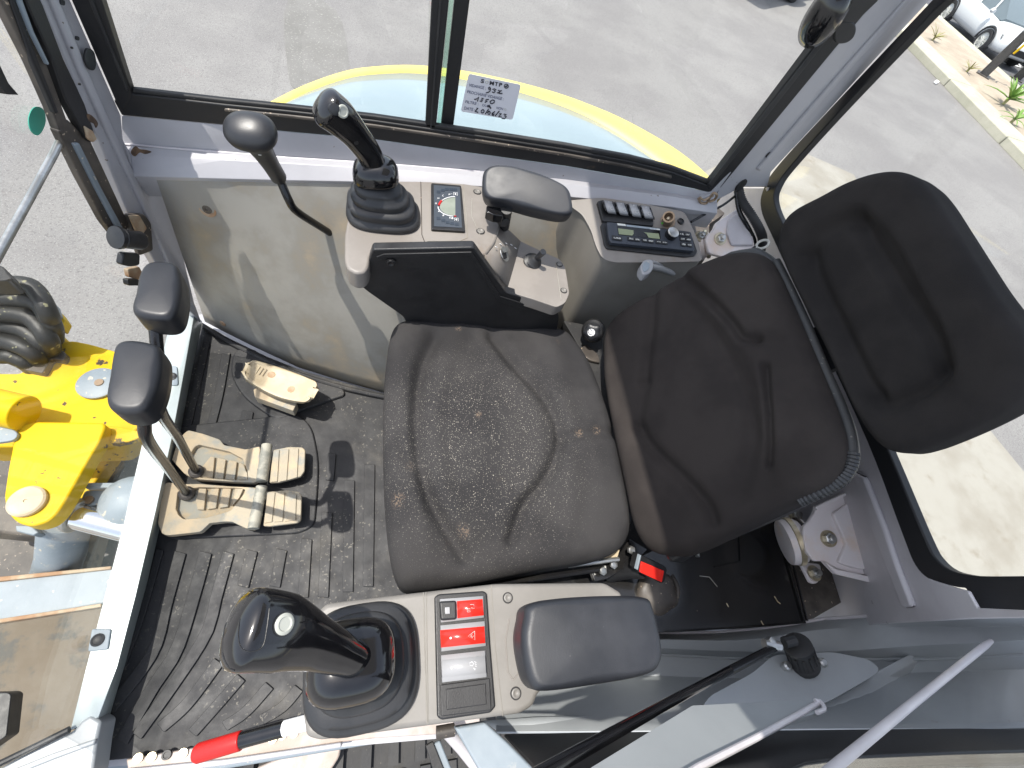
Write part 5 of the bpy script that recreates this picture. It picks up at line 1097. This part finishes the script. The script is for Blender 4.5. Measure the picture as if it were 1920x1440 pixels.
# ------------------------------------------------------------------ pedals and levers
def tq(x, y): return (280+x/6, 780+y/6)
pd = M['pedal']
def travel(label, outer, inner, c, ribs, flap, hinge, fribs, knob, kz, rod, klab):
    r = root('travel_pedal', P(*tq(*c), .02), label, 'travel pedal', 'travel pedals with upright hand levers')
    Zo = .058
    ringslab('pedal_rim', tq(*c), [tq(*p) for p in outer], [tq(*p) for p in inner], Zo, .02, pd, r, bevel=.003)
    slab('pedal_plate', [tq(*p) for p in outer], Zo-.014, .010, M['pedaldust'], r, r=3, bevel=.002)
    for q_ in ribs: slab('tread_rib', [tq(*p) for p in q_], Zo-.005, .010, pd, r, bevel=.0018)
    slab('flap', [tq(*p) for p in flap], Zo+.002, .012, pd, r, r=3, bevel=.003)
    for q_ in fribs: slab('flap_rib', [tq(*p) for p in q_], Zo+.0055, .005, pd, r, bevel=.0015)
    a, b = [P(*tq(*p), Zo+.006) for p in hinge]; tube('hinge_tube', [a, b], .0135, M['pedalgrey'], r, 20, bevel=.002)
    for t in (.3, .68): m_ = a*(1-t)+b*t; d = unit(b-a); tube('hinge_sleeve', [m_-d*.002, m_+d*.002], .0142, M['pedalgrey'], r, 18)
    prism('pedal_bracket', [P(*tq(*p), Zo-.026) for p in (inner[0], inner[len(inner)//3], inner[2*len(inner)//3])], (0, 0, -.03), M['dirtblack'], r, bevel=.002)
    lev = tube('hand_lever', rod, .0088, M['rod'], r, 18, smooth=5)
    lathe('lever_socket', rod[0], unit(rod[1]-rod[0]), [(-.012, .017), (.006, .017), (.010, .012)], M['dirtblack'], r, 18)
    pl_ = kz; pad('lever_knob', knob, pl_, M['knobblack'], r, edge=.010, thick=.042, crown=.004, nr=14, na=90, inset=.55)
    tube('knob_ferrule', [rod[-1]-unit(rod[-1]-rod[-2])*.004, rod[-1]+unit(rod[-1]-rod[-2])*.03], .016, M['dirtblack'], r, 16)
    return r
o1 = [(300, 330), (350, 240), (400, 182), (440, 158), (610, 200), (790, 262), (840, 325), (1110, 380), (1180, 342), (1250, 345), (1230, 600), (1210, 748), (900, 735), (560, 712), (470, 690), (390, 645), (250, 490)]
i1 = [(460, 430), (510, 345), (560, 322), (900, 400), (1050, 480), (1100, 600), (1112, 722), (850, 712), (575, 690), (520, 640), (480, 540)]
travel('far travel pedal whose lever carries the upper knob', o1, i1, (800, 560),
       [[(690, 452), (735, 460), (712, 700), (570, 690), (600, 560)], [(770, 468), (860, 488), (830, 712), (730, 704)], [(895, 495), (985, 512), (960, 722), (850, 714)], [(1015, 520), (1060, 545), (1100, 640), (1108, 720), (985, 720)]],
       [(1395, 380), (1570, 345), (1720, 350), (1755, 382), (1745, 620), (1700, 680), (1460, 745), (1350, 750), (1370, 560)], [(1325, 322), (1262, 738)],
       [[(1400, 385), (1462, 378), (1440, 735), (1360, 742)], [(1490, 378), (1570, 370), (1545, 722), (1462, 738)], [(1590, 368), (1680, 362), (1662, 688), (1565, 718)]],
       [(251, 548), (259, 512), (274, 491), (300, 486), (328, 493), (337, 520), (335, 558), (326, 586), (308, 596), (276, 594), (252, 587), (245, 574)], .69, [P(368, 884, .06), P(334, 822, .33), P(300, 768, .54), P(298, 700, .60), P(290, 600, .655)], '')
o2 = [(150, 772), (200, 745), (290, 752), (420, 765), (560, 762), (900, 790), (1200, 805), (1190, 1000), (1175, 1272), (1050, 1256), (985, 1192), (850, 1185), (680, 1205), (575, 1302), (190, 1345), (140, 1320), (95, 1212), (112, 1040)]
i2 = [(318, 850), (420, 830), (560, 800), (1060, 812), (1090, 840), (1000, 960), (920, 1060), (800, 1100), (640, 1142), (385, 1162), (325, 1110), (296, 1040)]
travel('near travel pedal whose lever carries the lower knob beside the yellow bracket', o2, i2, (650, 970),
       [[(560, 812), (640, 815), (615, 1055), (540, 1050), (520, 950)], [(690, 815), (785, 812), (750, 1035), (650, 1050)], [(825, 812), (920, 815), (885, 1020), (785, 1035)], [(960, 815), (1060, 815), (1010, 920), (930, 1010)]],
       [(1330, 852), (1550, 830), (1680, 855), (1715, 892), (1705, 1170), (1660, 1202), (1350, 1240), (1280, 1235), (1310, 1000)], [(1265, 790), (1172, 1268)],
       [[(1325, 862), (1415, 858), (1380, 1190), (1290, 1205)], [(1440, 860), (1525, 858), (1500, 1185), (1400, 1192)], [(1560, 860), (1655, 880), (1645, 1170), (1520, 1185)]],
       [(209, 662), (218, 641), (240, 634), (278, 639), (298, 650), (299, 690), (291, 727), (276, 758), (256, 771), (222, 772), (202, 762), (196, 742), (201, 705)], .69, [P(350, 925, .06), P(312, 874, .33), P(277, 826, .54), P(270, 790, .60), P(262, 740, .655)], '')
# boom swing pedal
def bq(x, y): return (400+x/4, 600+y/4)
bpd = root('boom_pedal', P(525, 735, .02), 'cream coloured curved swing pedal with two screws on the black mat', 'pedal')
rows = []
for t, h in [(t, .022*(2*abs(t-.5))**2.2+.004*t) for t in (0, .004, .012, .025, .045, .07, .12, .2, .3, .4, .5, .6, .7, .8, .88, .93, .955, .975, .988, .996, 1)]:
    L_ = np.array((222, 418))*(1-t)+np.array((712, 612))*t+np.array((0, 42*sin(pi*t))); U_ = np.array((280, 300))*(1-t)+np.array((788, 475))*t+np.array((0, -10*sin(pi*t)))
    k = .50+.50*math.sqrt(max(0, 1-(max(0, abs(t-.5)-.43)/.07)**2)); m_ = (L_+U_)/2; L_ = m_+(L_-m_)*k; U_ = m_+(U_-m_)*k; D_ = (L_-U_)
    pl_ = Zp(.10+h); rows.append([pl_.off(-.014)(*bq(*(L_+D_*.14))), pl_(*bq(*(L_+D_*.05))), pl_.off(.001)(*bq(*(L_-D_*.04))), pl_.off(-.003)(*bq(*(L_-D_*.12))), pl_.off(-.003)(*bq(*(U_+D_*.12))), pl_.off(.001)(*bq(*(U_+D_*.04))), pl_(*bq(*(U_-D_*.03))), pl_.off(-.014)(*bq(*(U_-D_*.06)))])
bp_o = sheet('pedal_plate', rows, M['cream'], bpd, th=.010, sharp=50)
for t in (.10, .15, .20, .25): a_ = np.array((262, 350))*(1-t)+np.array((740, 520))*t; d = np.array((-40, 62)); tube('grip_rib', [Zp(.112-.02*t)(*bq(*(a_-d*.42))), Zp(.112-.02*t)(*bq(*(a_+d*.42)))], .0012, M['cream'], bpd, 6)
for x, y in ((436, 410), (584, 520)): lathe('screw', hit(bp_o, *bq(x, y))[0], hit(bp_o, *bq(x, y))[1], [(0, .0105), (.0012, .0100), (.0016, .007), (.0008, .004)], M['rust'], bpd, 20)
slab('pedal_block', [bq(300, 520), bq(345, 500), (550, 738), bq(625, 625), bq(598, 680), bq(310, 575)], .072, .035, M['pedal'], bpd, r=2, bevel=.003)
slab('pedal_foot', [bq(345, 500), bq(600, 590), bq(600, 640), bq(340, 560)], .045, .04, M['rubber'], bpd, r=4, bevel=.004)
# boom swing lever with mushroom knob
ml = root('mushroom_lever', P(645, 455, .45), 'bent black lever with mushroom shaped knob in front of the sill', 'lever')
a0 = P(470, 247, .80); a1 = P(524, 335, .665); ax_ = unit(a1-a0); Lm = np.linalg.norm(a1-a0)
tube('lever_rod', [P(650, 456, .44), P(600, 425, .53), P(556, 396, .60), P(541, 374, .63), a1, a1-ax_*.03], .0082, M['rod'], ml, 16, smooth=5)
su, sw_ = frame_at(ax_); rr = []
e0 = unit(np.array([1, .05, 0])-ax_*(np.array([1, .05, 0])@ax_)); e1_ = np.cross(ax_, e0)
for h, a, b in ((-.020, .010, .008), (-.018, .024, .018), (-.012, .035, .028), (-.004, .0405, .033), (.006, .040, .032), (.014, .034, .028), (.022, .027, .023), (.035, .021, .020), (.06, .0175, .0175), (.10, .0150, .0150), (Lm-.006, .0145, .0145), (Lm, .012, .012)): rr.append(ring_pts(a0+ax_*h, e0, e1_, a, b, 2.3, 32))
loft('mushroom_knob', rr, M['knobblack'], ml, sharp=60)
stroke('worn_mark', [[(472, 281), (477, 280), (482, 283)], [(484, 290), (490, 291)]], 2.0, PL(a0+ax_*.035+np.array([0, -.022, .006]), unit(CAM-a0)), M['offwhite'], ml)

# ------------------------------------------------------------------ seat box, buckle, belt
bxs = root('battery_box', P(1350, 1080, .02), 'black painted steel box with folded edges between the red buckle and the lower mount bracket', 'steel box')
slab('box_top', [(1000, 1090), (1180, 1052), (1330, 985), (1440, 948), (1456, 966), (1512, 1167), (1245, 1186), (1000, 1200)], .33, .31, M['blackpaint'], bxs, r=3, bevel=.004)
slab('box_back', [(1440, 948), (1480, 950), (1500, 990), (1545, 1045), (1591, 1106), (1588, 1124), (1540, 1152), (1513, 1168)], .315, .29, M['dirtblack'], bxs, r=4, bevel=.004)
for d in (0, 9): tube('folded_edge', [P(1452+d, 966, .333), P(1480+d, 1066, .333), P(1508+d*.6, 1164, .333)], .0028, M['blackpaint'], bxs, 8)
tube('folded_edge', [P(1250, 1184, .333), P(1400, 1176, .333), P(1510, 1167, .333)], .002, M['blackpaint'], bxs, 8)
tube('panel_crease', [P(1386, 1000, .332), P(1388, 1052, .332), P(1340, 1062, .332)], .0015, M['blackpaint'], bxs, 6)
for px_ in ([(1427, 1164), (1430, 1170), (1436, 1175)], [(1362, 1131), (1366, 1138)], [(1452, 1118), (1458, 1128), (1463, 1132)], [(1312, 1080), (1330, 1082), (1345, 1100)]):
    stroke('scratch', [px_], 1.6, Zp(.331), M['cream'] if px_[0][0] != 1312 else M['trim'], bxs)
for u, v in ((1284, 1039), (1307, 1039)): tube('bolt_pin', [P(u, v-4, .36), P(u+1, v+5, .36)], .005, M['steel'], bxs, 10)
def uq(x, y): return (1060+x/8, 1020+y/8)
bk = root('seat_belt_buckle', P(1215, 1080, .35), 'black seat belt buckle with a bright red release button', 'seat belt buckle')
bkp = P3(P(*uq(1100, 390), .44), P(*uq(1130, 170), .455), P(*uq(1500, 560), .40))
slab('buckle_body', [uq(1078, 385), uq(1130, 165), uq(1500, 335), uq(1530, 380), uq(1490, 570), uq(1440, 595), uq(1110, 430)], bkp, .022, M['blackplastic'], bk, r=3, bevel=.003)
slab('release_button', [uq(1150, 265), uq(1485, 405), uq(1450, 580), uq(1122, 425)], bkp.off(.003), .005, M['redbright'], bk, r=2, bevel=.0015)
slab('buckle_lip', [uq(1072, 385), uq(1124, 165), uq(1142, 172), uq(1092, 392)], bkp.off(.003), .008, M['exgrey'], bk, bevel=.001)
tube('buckle_stalk', [P(1205, 1068, .41), P(1170, 1068, .37), P(1140, 1080, .33)], [.018, .020, .014], M['blackplastic'], bk, 14, smooth=3)
cb = root('cable_boot', P(1240, 1120, .1), 'crumpled dusty rubber boot around cables beside the buckle', 'rubber boot')
rg = []
for i, (u, v, z, a, b) in enumerate(((1205, 1140, .18, .05, .04), (1215, 1125, .26, .055, .045), (1225, 1118, .305, .048, .042), (1232, 1112, .33, .052, .045), (1236, 1106, .345, .044, .04), (1238, 1100, .352, .03, .03))):
    rr_ = random.Random(i); ring = ring_pts(P(u, v, z), (1, 0, 0), (0, 1, 0), a, b, 2.2, 30); cc = np.mean(ring, 0); rg.append([cc+(p-cc)*(1+.09*sin(5*k/30*2*pi+i*1.3)+rr_.uniform(-.04, .04)) for k, p in enumerate(ring)])
loft('boot', rg, M['dirtblack'], cb, sharp=80, subsurf=1)
tube('boot_rim', spl([P(1248, 1062, .30), P(1262, 1085, .33), P(1270, 1108, .335), (P(1262, 1130, .33)), P(1240, 1144, .32)], 5), .006, M['dirtblack'], cb, 8)

# ------------------------------------------------------------------ rear mounts
def wq(x, y): return (1280+x/4, 880+y/4)
mt = root('cab_mount', P(1560, 1010, .35), 'pinkish white steel cab mount bracket with bolts at the lower right', 'cab mount')
bkz = P3(P(1520, 1000, .47), P(1540, 1060, .46), P(1620, 990, .50))
slab('bracket_plate', [wq(905, 430), wq(950, 385), wq(985, 330), wq(1000, 290), wq(1260, 170), wq(1320, 190), wq(1385, 260), wq(1620, 790), wq(1290, 790), wq(1150, 740), wq(1060, 690), wq(990, 690), wq(930, 620), wq(905, 520)], bkz, .012, M['bracket'], mt, r=5, bevel=.004)
slab('bracket_ridge', [wq(1130, 330), wq(1300, 215), wq(1375, 270), wq(1590, 760), wq(1300, 745), wq(1170, 700), wq(1230, 560)], bkz.off(.010), .012, M['bracket'], mt, r=6, bevel=.006)
slab('bracket_flange', [wq(1060, 690), wq(1150, 750), wq(1450, 815), wq(1690, 790), wq(1700, 835), wq(1450, 858), wq(1150, 785)], bkz.off(.014), .012, M['bracket'], mt, r=2, bevel=.003)
slab('bracket_flange', [wq(1000, 280), wq(1250, 165), wq(1330, 180), wq(1320, 200), wq(1250, 185), wq(1010, 305)], bkz.off(.016), .012, M['bracket'], mt, r=2, bevel=.003)
def hexb(par, p, n, r, m='zinc'):
    n = unit(n); lathe('washer', p, n, [(0, r*1.5), (.0025, r*1.5), (.0025, r*.9)], M[m], par, 24)
    lathe('bolt_head', p+n*.0025, n, [(0, r), (.008, r), (.009, r*.85)], M['steel'], par, 6, smooth=False); lathe('bolt_end', p+n*.011, n, [(0, r*.6), (.007, r*.58), (.008, r*.4)], M['steel'], par, 14)
hexb(mt, bkz(1553, 1010), bkz.n, .012)
c = P(1503, 1012, .42); axm = unit(np.array([.86, .02, .48]))
lathe('rubber_isolator', c-axm*.01, axm, [(-.03, .035), (-.028, .050), (-.012, .053), (-.010, .047), (.004, .049), (.006, .044), (.022, .046), (.024, .034), (.045, .030)], M['bracket'], mt, 36)
lathe('isolator_ring', c-axm*.028, axm, [(0, .048), (.004, .0545), (.014, .0545), (.016, .048)], M['zinc'], mt, 36)
lathe('isolator_band', c+axm*.000, axm, [(0, .048), (.001, .0505), (.005, .0505), (.006, .048)], M['dirtblack'], mt, 36)
slab('mount_ear', [wq(790, 300), wq(850, 295), wq(905, 370), wq(860, 410), wq(775, 420)], .38, .01, M['bracket'], mt, r=5, bevel=.003); hexb(mt, P(1490, 967, .382), (0, 0, 1), .012)
slab('mount_ear', [wq(880, 690), wq(1035, 710), wq(1048, 800), wq(1010, 860), wq(960, 850)], .36, .01, M['bracket'], mt, r=6, bevel=.003); hexb(mt, P(1526, 1075, .362), (0, 0, 1), .012)
mt2 = root('cab_mount', P(1350, 440, .5), 'white steel cab mount bracket with bolt behind the radio', 'cab mount')
def cq(x, y): return (1060+x/4, 300+y/4)
m2 = P3(P(1340, 440, .62), P(1345, 470, .60), P(1400, 430, .64))
slab('bracket_plate', [cq(1050, 600), cq(1060, 560), cq(1110, 525), cq(1130, 470), cq(1295, 360), cq(1312, 372), cq(1400, 540), cq(1430, 660), cq(1300, 760), cq(1080, 700)], m2, .012, M['bracket'], mt2, r=5, bevel=.004)
slab('bracket_ridge', [cq(1230, 440), cq(1305, 395), cq(1400, 560), cq(1420, 640), cq(1250, 640), cq(1215, 540)], m2.off(.008), .010, M['lightgreypaint'], mt2, r=6, bevel=.005)
hexb(mt2, m2(1350, 448), m2.n, .012)
c = P(1325, 458, .58); axm = unit(np.array([.80, -.10, .58])); lathe('rubber_isolator', c, axm, [(-.03, .03), (-.028, .036), (-.012, .040), (-.010, .036), (.004, .038), (.010, .03)], M['bracket'], mt2, 30)
lathe('isolator_ring', c-axm*.005, axm, [(0, .037), (.002, .041), (.008, .041), (.010, .037)], M['zinc'], mt2, 30); hexb(mt2, P(1312, 444, .60), (0, -.3, 1), .011)
# corrugated hose, cables, clip
hpts = [P(1386, 340, .70), P(1384, 350, .705), P(1392, 378, .69), P(1410, 405, .68), P(1424, 430, .66), P(1430, 452, .63), P(1424, 478, .58)]
ch = root('corrugated_hose', hpts[3], 'black corrugated hose curving out of the corner post behind the seat', 'corrugated hose')
hp_ = spl(hpts, 16); n = len(hp_); tube('hose_body', hp_, [.0105+.0022*(i % 2) for i in range(n)], M['rubber'], ch, 16, sharp=80)
tube('inner_cable', [P(1380, 358, .70), P(1386, 395, .67), P(1402, 425, .65), P(1414, 450, .62), P(1414, 470, .58)], .006, M['rod'], ch, 12, smooth=5)
lathe('hose_grommet', rpp.off(.001)(1389, 347), rpp.n, [(0, .018), (.003, .017), (.003, .012)], M['seal'], ch, 24)
tc_ = P(1430, 458, .64); tax = unit(hpts[5]-hpts[4]); tu, tv = frame_at(tax)
obj('cable_tie', *tube_geo([tc_+tu*.0155*cos(t)+tv*.0155*sin(t) for t in np.linspace(0, 2*pi, 20)], .0035, 8), M['offwhite'], ch)
tube('tie_tail', [P(1416, 462, .64), P(1406, 470, .63), P(1420, 474, .62)], .003, M['rubber'], ch, 6)
o = tube('thin_cable', [P(1380, 366, .69), P(1355, 385, .68), P(1325, 400, .67), P(1296, 416, .665)], .0035, M['rod'], n=8, smooth=5); tag(o, 'thin black cable running from the corner post to the console', 'cable')
o = obj('wire_clip', *join_geo([tube_geo([Yp(.93)(*p) for p in spl([(1310, 372), (1314, 380), (1324, 381), (1330, 372), (1338, 362), (1344, 366), (1340, 374), (1330, 378)], 4)], .0035, 8), tube_geo([Yp(.93)(*p) for p in [(1312, 370), (1320, 376), (1338, 366)]], .003, 8)]), M['bronze']); tag(o, 'bronze wire clip hook below the window corner', 'hook')
o = slab('rear_cavity', [(1284, 396), (1300, 390), (1345, 388), (1360, 400), (1330, 420), (1330, 470), (1318, 492), (1300, 440)], .52, .3, M['dirtblack'], cab, r=4, bevel=.004)
# work lamp at the top of the post
wlp = root('mirror_knob', Yp(.93)(1545, 40), 'glossy black rounded handle housing on the rear post at the top edge', 'handle housing')
hb = Yp(.90); c = hb(1546, 30); n = unit(CAM-c); hu = unit(hb(1580, -20)-hb(1520, 70)); hv = np.cross(n, hu)
loft('housing', [ring_pts(c+n*h, hu, hv, a, b, 2.2, 36) for h, a, b in ((-.05, .034, .021), (-.03, .045, .029), (-.006, .049, .032), (-.003, .047, .0305), (0, .049, .032), (.016, .042, .026), (.026, .030, .017), (.030, .011, .006))], M['gloss'], wlp, sharp=60)
slab('housing_foot', spl([(1568, 44), (1580, 40), (1600, 42), (1606, 55), (1600, 72), (1584, 82), (1566, 78)], 4, True), Yp(.93), .01, M['blackplastic'], wlp, bevel=.003)
slab('housing_arm', [(1575, -30), (1600, -20), (1640, -40), (1648, 0), (1604, 42), (1570, 40)], Yp(.925), .02, M['blackplastic'], wlp, r=5, bevel=.004)
lathe('housing_screw', Yp(.915)(1583, 12), (0, -1, .2), [(-.01, .010), (.002, .010), (.003, .006), (.002, .004)], M['dirtblack'], wlp, 16)

# ------------------------------------------------------------------ lower right: gas strut, brackets, rod
gs = root('door_gas_strut', P(1250, 1330, .5), 'long black gas strut running from the rubber cap to the bottom edge', 'gas strut')
tube('strut_rod', [P(1455, 1212, .50), P(1360, 1262, .55)], .007, M['rod'], gs, 12); tube('strut_tube', [P(1375, 1254, .54), P(1240, 1325, .65), P(1060, 1425, .80), P(960, 1482, .87)], .0065, M['gloss'], gs, 18)
tube('strut_end', [P(1432, 1206, .505), P(1462, 1212, .505)], .008, M['steel'], gs, 10); lathe('strut_bolt', P(1440, 1202, .50), (0, 0, 1), [(0, .007), (.012, .007), (.013, .004)], M['steel'], gs, 6)
rcp = root('cable_gland', P(1500, 1235, .5), 'short black rubber cap with two bolts on the grey left panel', 'rubber cap')
a, b = P(1508, 1245, .455), P(1495, 1208, .495); ax_ = unit(b-a); L = np.linalg.norm(b-a)
lathe('cap_body', a, ax_, [(0, .027), (L*.15, .027), (L*.2, .0245), (L*.8, .022), (L*.86, .025), (L*.97, .024), (L, .020)], M['rubber'], rcp, 22)
obj('cap_ribs', *join_geo([box_geo(a+ax_*L*.5+(frame_at(ax_)[0]*cos(t)+frame_at(ax_)[1]*sin(t))*.0235, ax_, frame_at(ax_)[0]*-sin(t)+frame_at(ax_)[1]*cos(t), frame_at(ax_)[0]*cos(t)+frame_at(ax_)[1]*sin(t), L*.55, .004, .004) for t in np.linspace(0, 2*pi, 12, endpoint=False)]), M['rubber'], rcp)
tube('cap_ear', [P(1470, 1205, .50), P(1490, 1200, .505)], .010, M['blackplastic'], rcp, 10)
for u, v in ((1471, 1250), (1538, 1244)): lathe('cap_bolt', P(u, v, .45), (0, .2, 1), [(0, .008), (.010, .008), (.013, .005)], M['steel'], rcp, 14)
o = slab('lock_housing', [(1316, 1326), (1330, 1305), (1410, 1262), (1450, 1228), (1560, 1222), (1630, 1236), (1652, 1256), (1630, 1272), (1560, 1312), (1530, 1326)], P3(P(1450, 1230, .44), P(1640, 1250, .47), P(1400, 1320, .46)), .03, M['doorpaint'], r=14, bevel=.010, seg=4); tag(o, 'raised blue grey housing under the black rubber cap', 'housing')
pb = root('door_brace', P(1300, 1380, .5), 'flat blue grey folded steel brace at the bottom right', 'brace')
pbp = P3(P(1110, 1440, .80), P(1300, 1322, .70), P(1540, 1322, .66))
slab('brace_plate', [(1060, 1490), (1107, 1440), (1298, 1323), (1530, 1311), (1541, 1322), (1542, 1334), (1480, 1352), (1310, 1440), (1230, 1490)], pbp, .006, M['doorpaint'], pb, r=3, bevel=.002)
tube('brace_lip', [pbp.off(.002)(*p) for p in ((1225, 1490), (1310, 1438), (1420, 1382), (1500, 1338), (1538, 1316))], .0035, M['lightgreypaint'], pb, 10)
tube('lip_curl', spl([pbp.off(.004)(*p) for p in ((1528, 1314), (1540, 1318), (1545, 1330), (1532, 1336))], 4), .003, M['lightgreypaint'], pb, 8)
o = tube('diagonal_rod', [P(1858, 1202, .64), P(1845, 1212, .65), P(1700, 1328, .74), P(1550, 1450, .83), P(1480, 1510, .87)], [.0036, .0052, .0052, .0052, .0052], M['lightgreypaint'], n=20, bevel=0); tag(o, 'light painted round rod crossing the lower right corner diagonally', 'rod')
# lower middle: white tube and grey arm under the left console
wt = root('console_arm', P(880, 1400, .3), 'white tube and dark grey arm coming out below the left console', 'console arm')
tube('white_tube', [P(838, 1370, .42), P(866, 1402, .38), P(920, 1470, .33)], .010, M['lightgreypaint'], wt, 18); tube('tube_clamp', [P(818, 1374, .43), P(852, 1368, .43)], .009, M['dirtblack'], wt, 12)
slab('grey_arm', [(852, 1364), (910, 1354), (950, 1390), (1010, 1450), (1010, 1500), (930, 1500)], .46, .02, M['exgrey'], wt, bevel=.004)
sheet('inner_ledge', [[P(905, 1352, .30), P(1000, 1345, .32), P(1240, 1338, .36)], [P(940, 1376, .30), P(1000, 1374, .33), P(1180, 1371, .36)]], M['doorpaint'], cab, th=.006)
slab('hinge_plate', [(805, 1398), (825, 1388), (838, 1420), (850, 1450), (822, 1450)], .28, .01, M['exgrey'], wt, bevel=.003); slab('hinge_rubber', [(798, 1398), (812, 1390), (832, 1440), (840, 1460), (815, 1455)], .285, .01, M['rubber'], wt, bevel=.002)
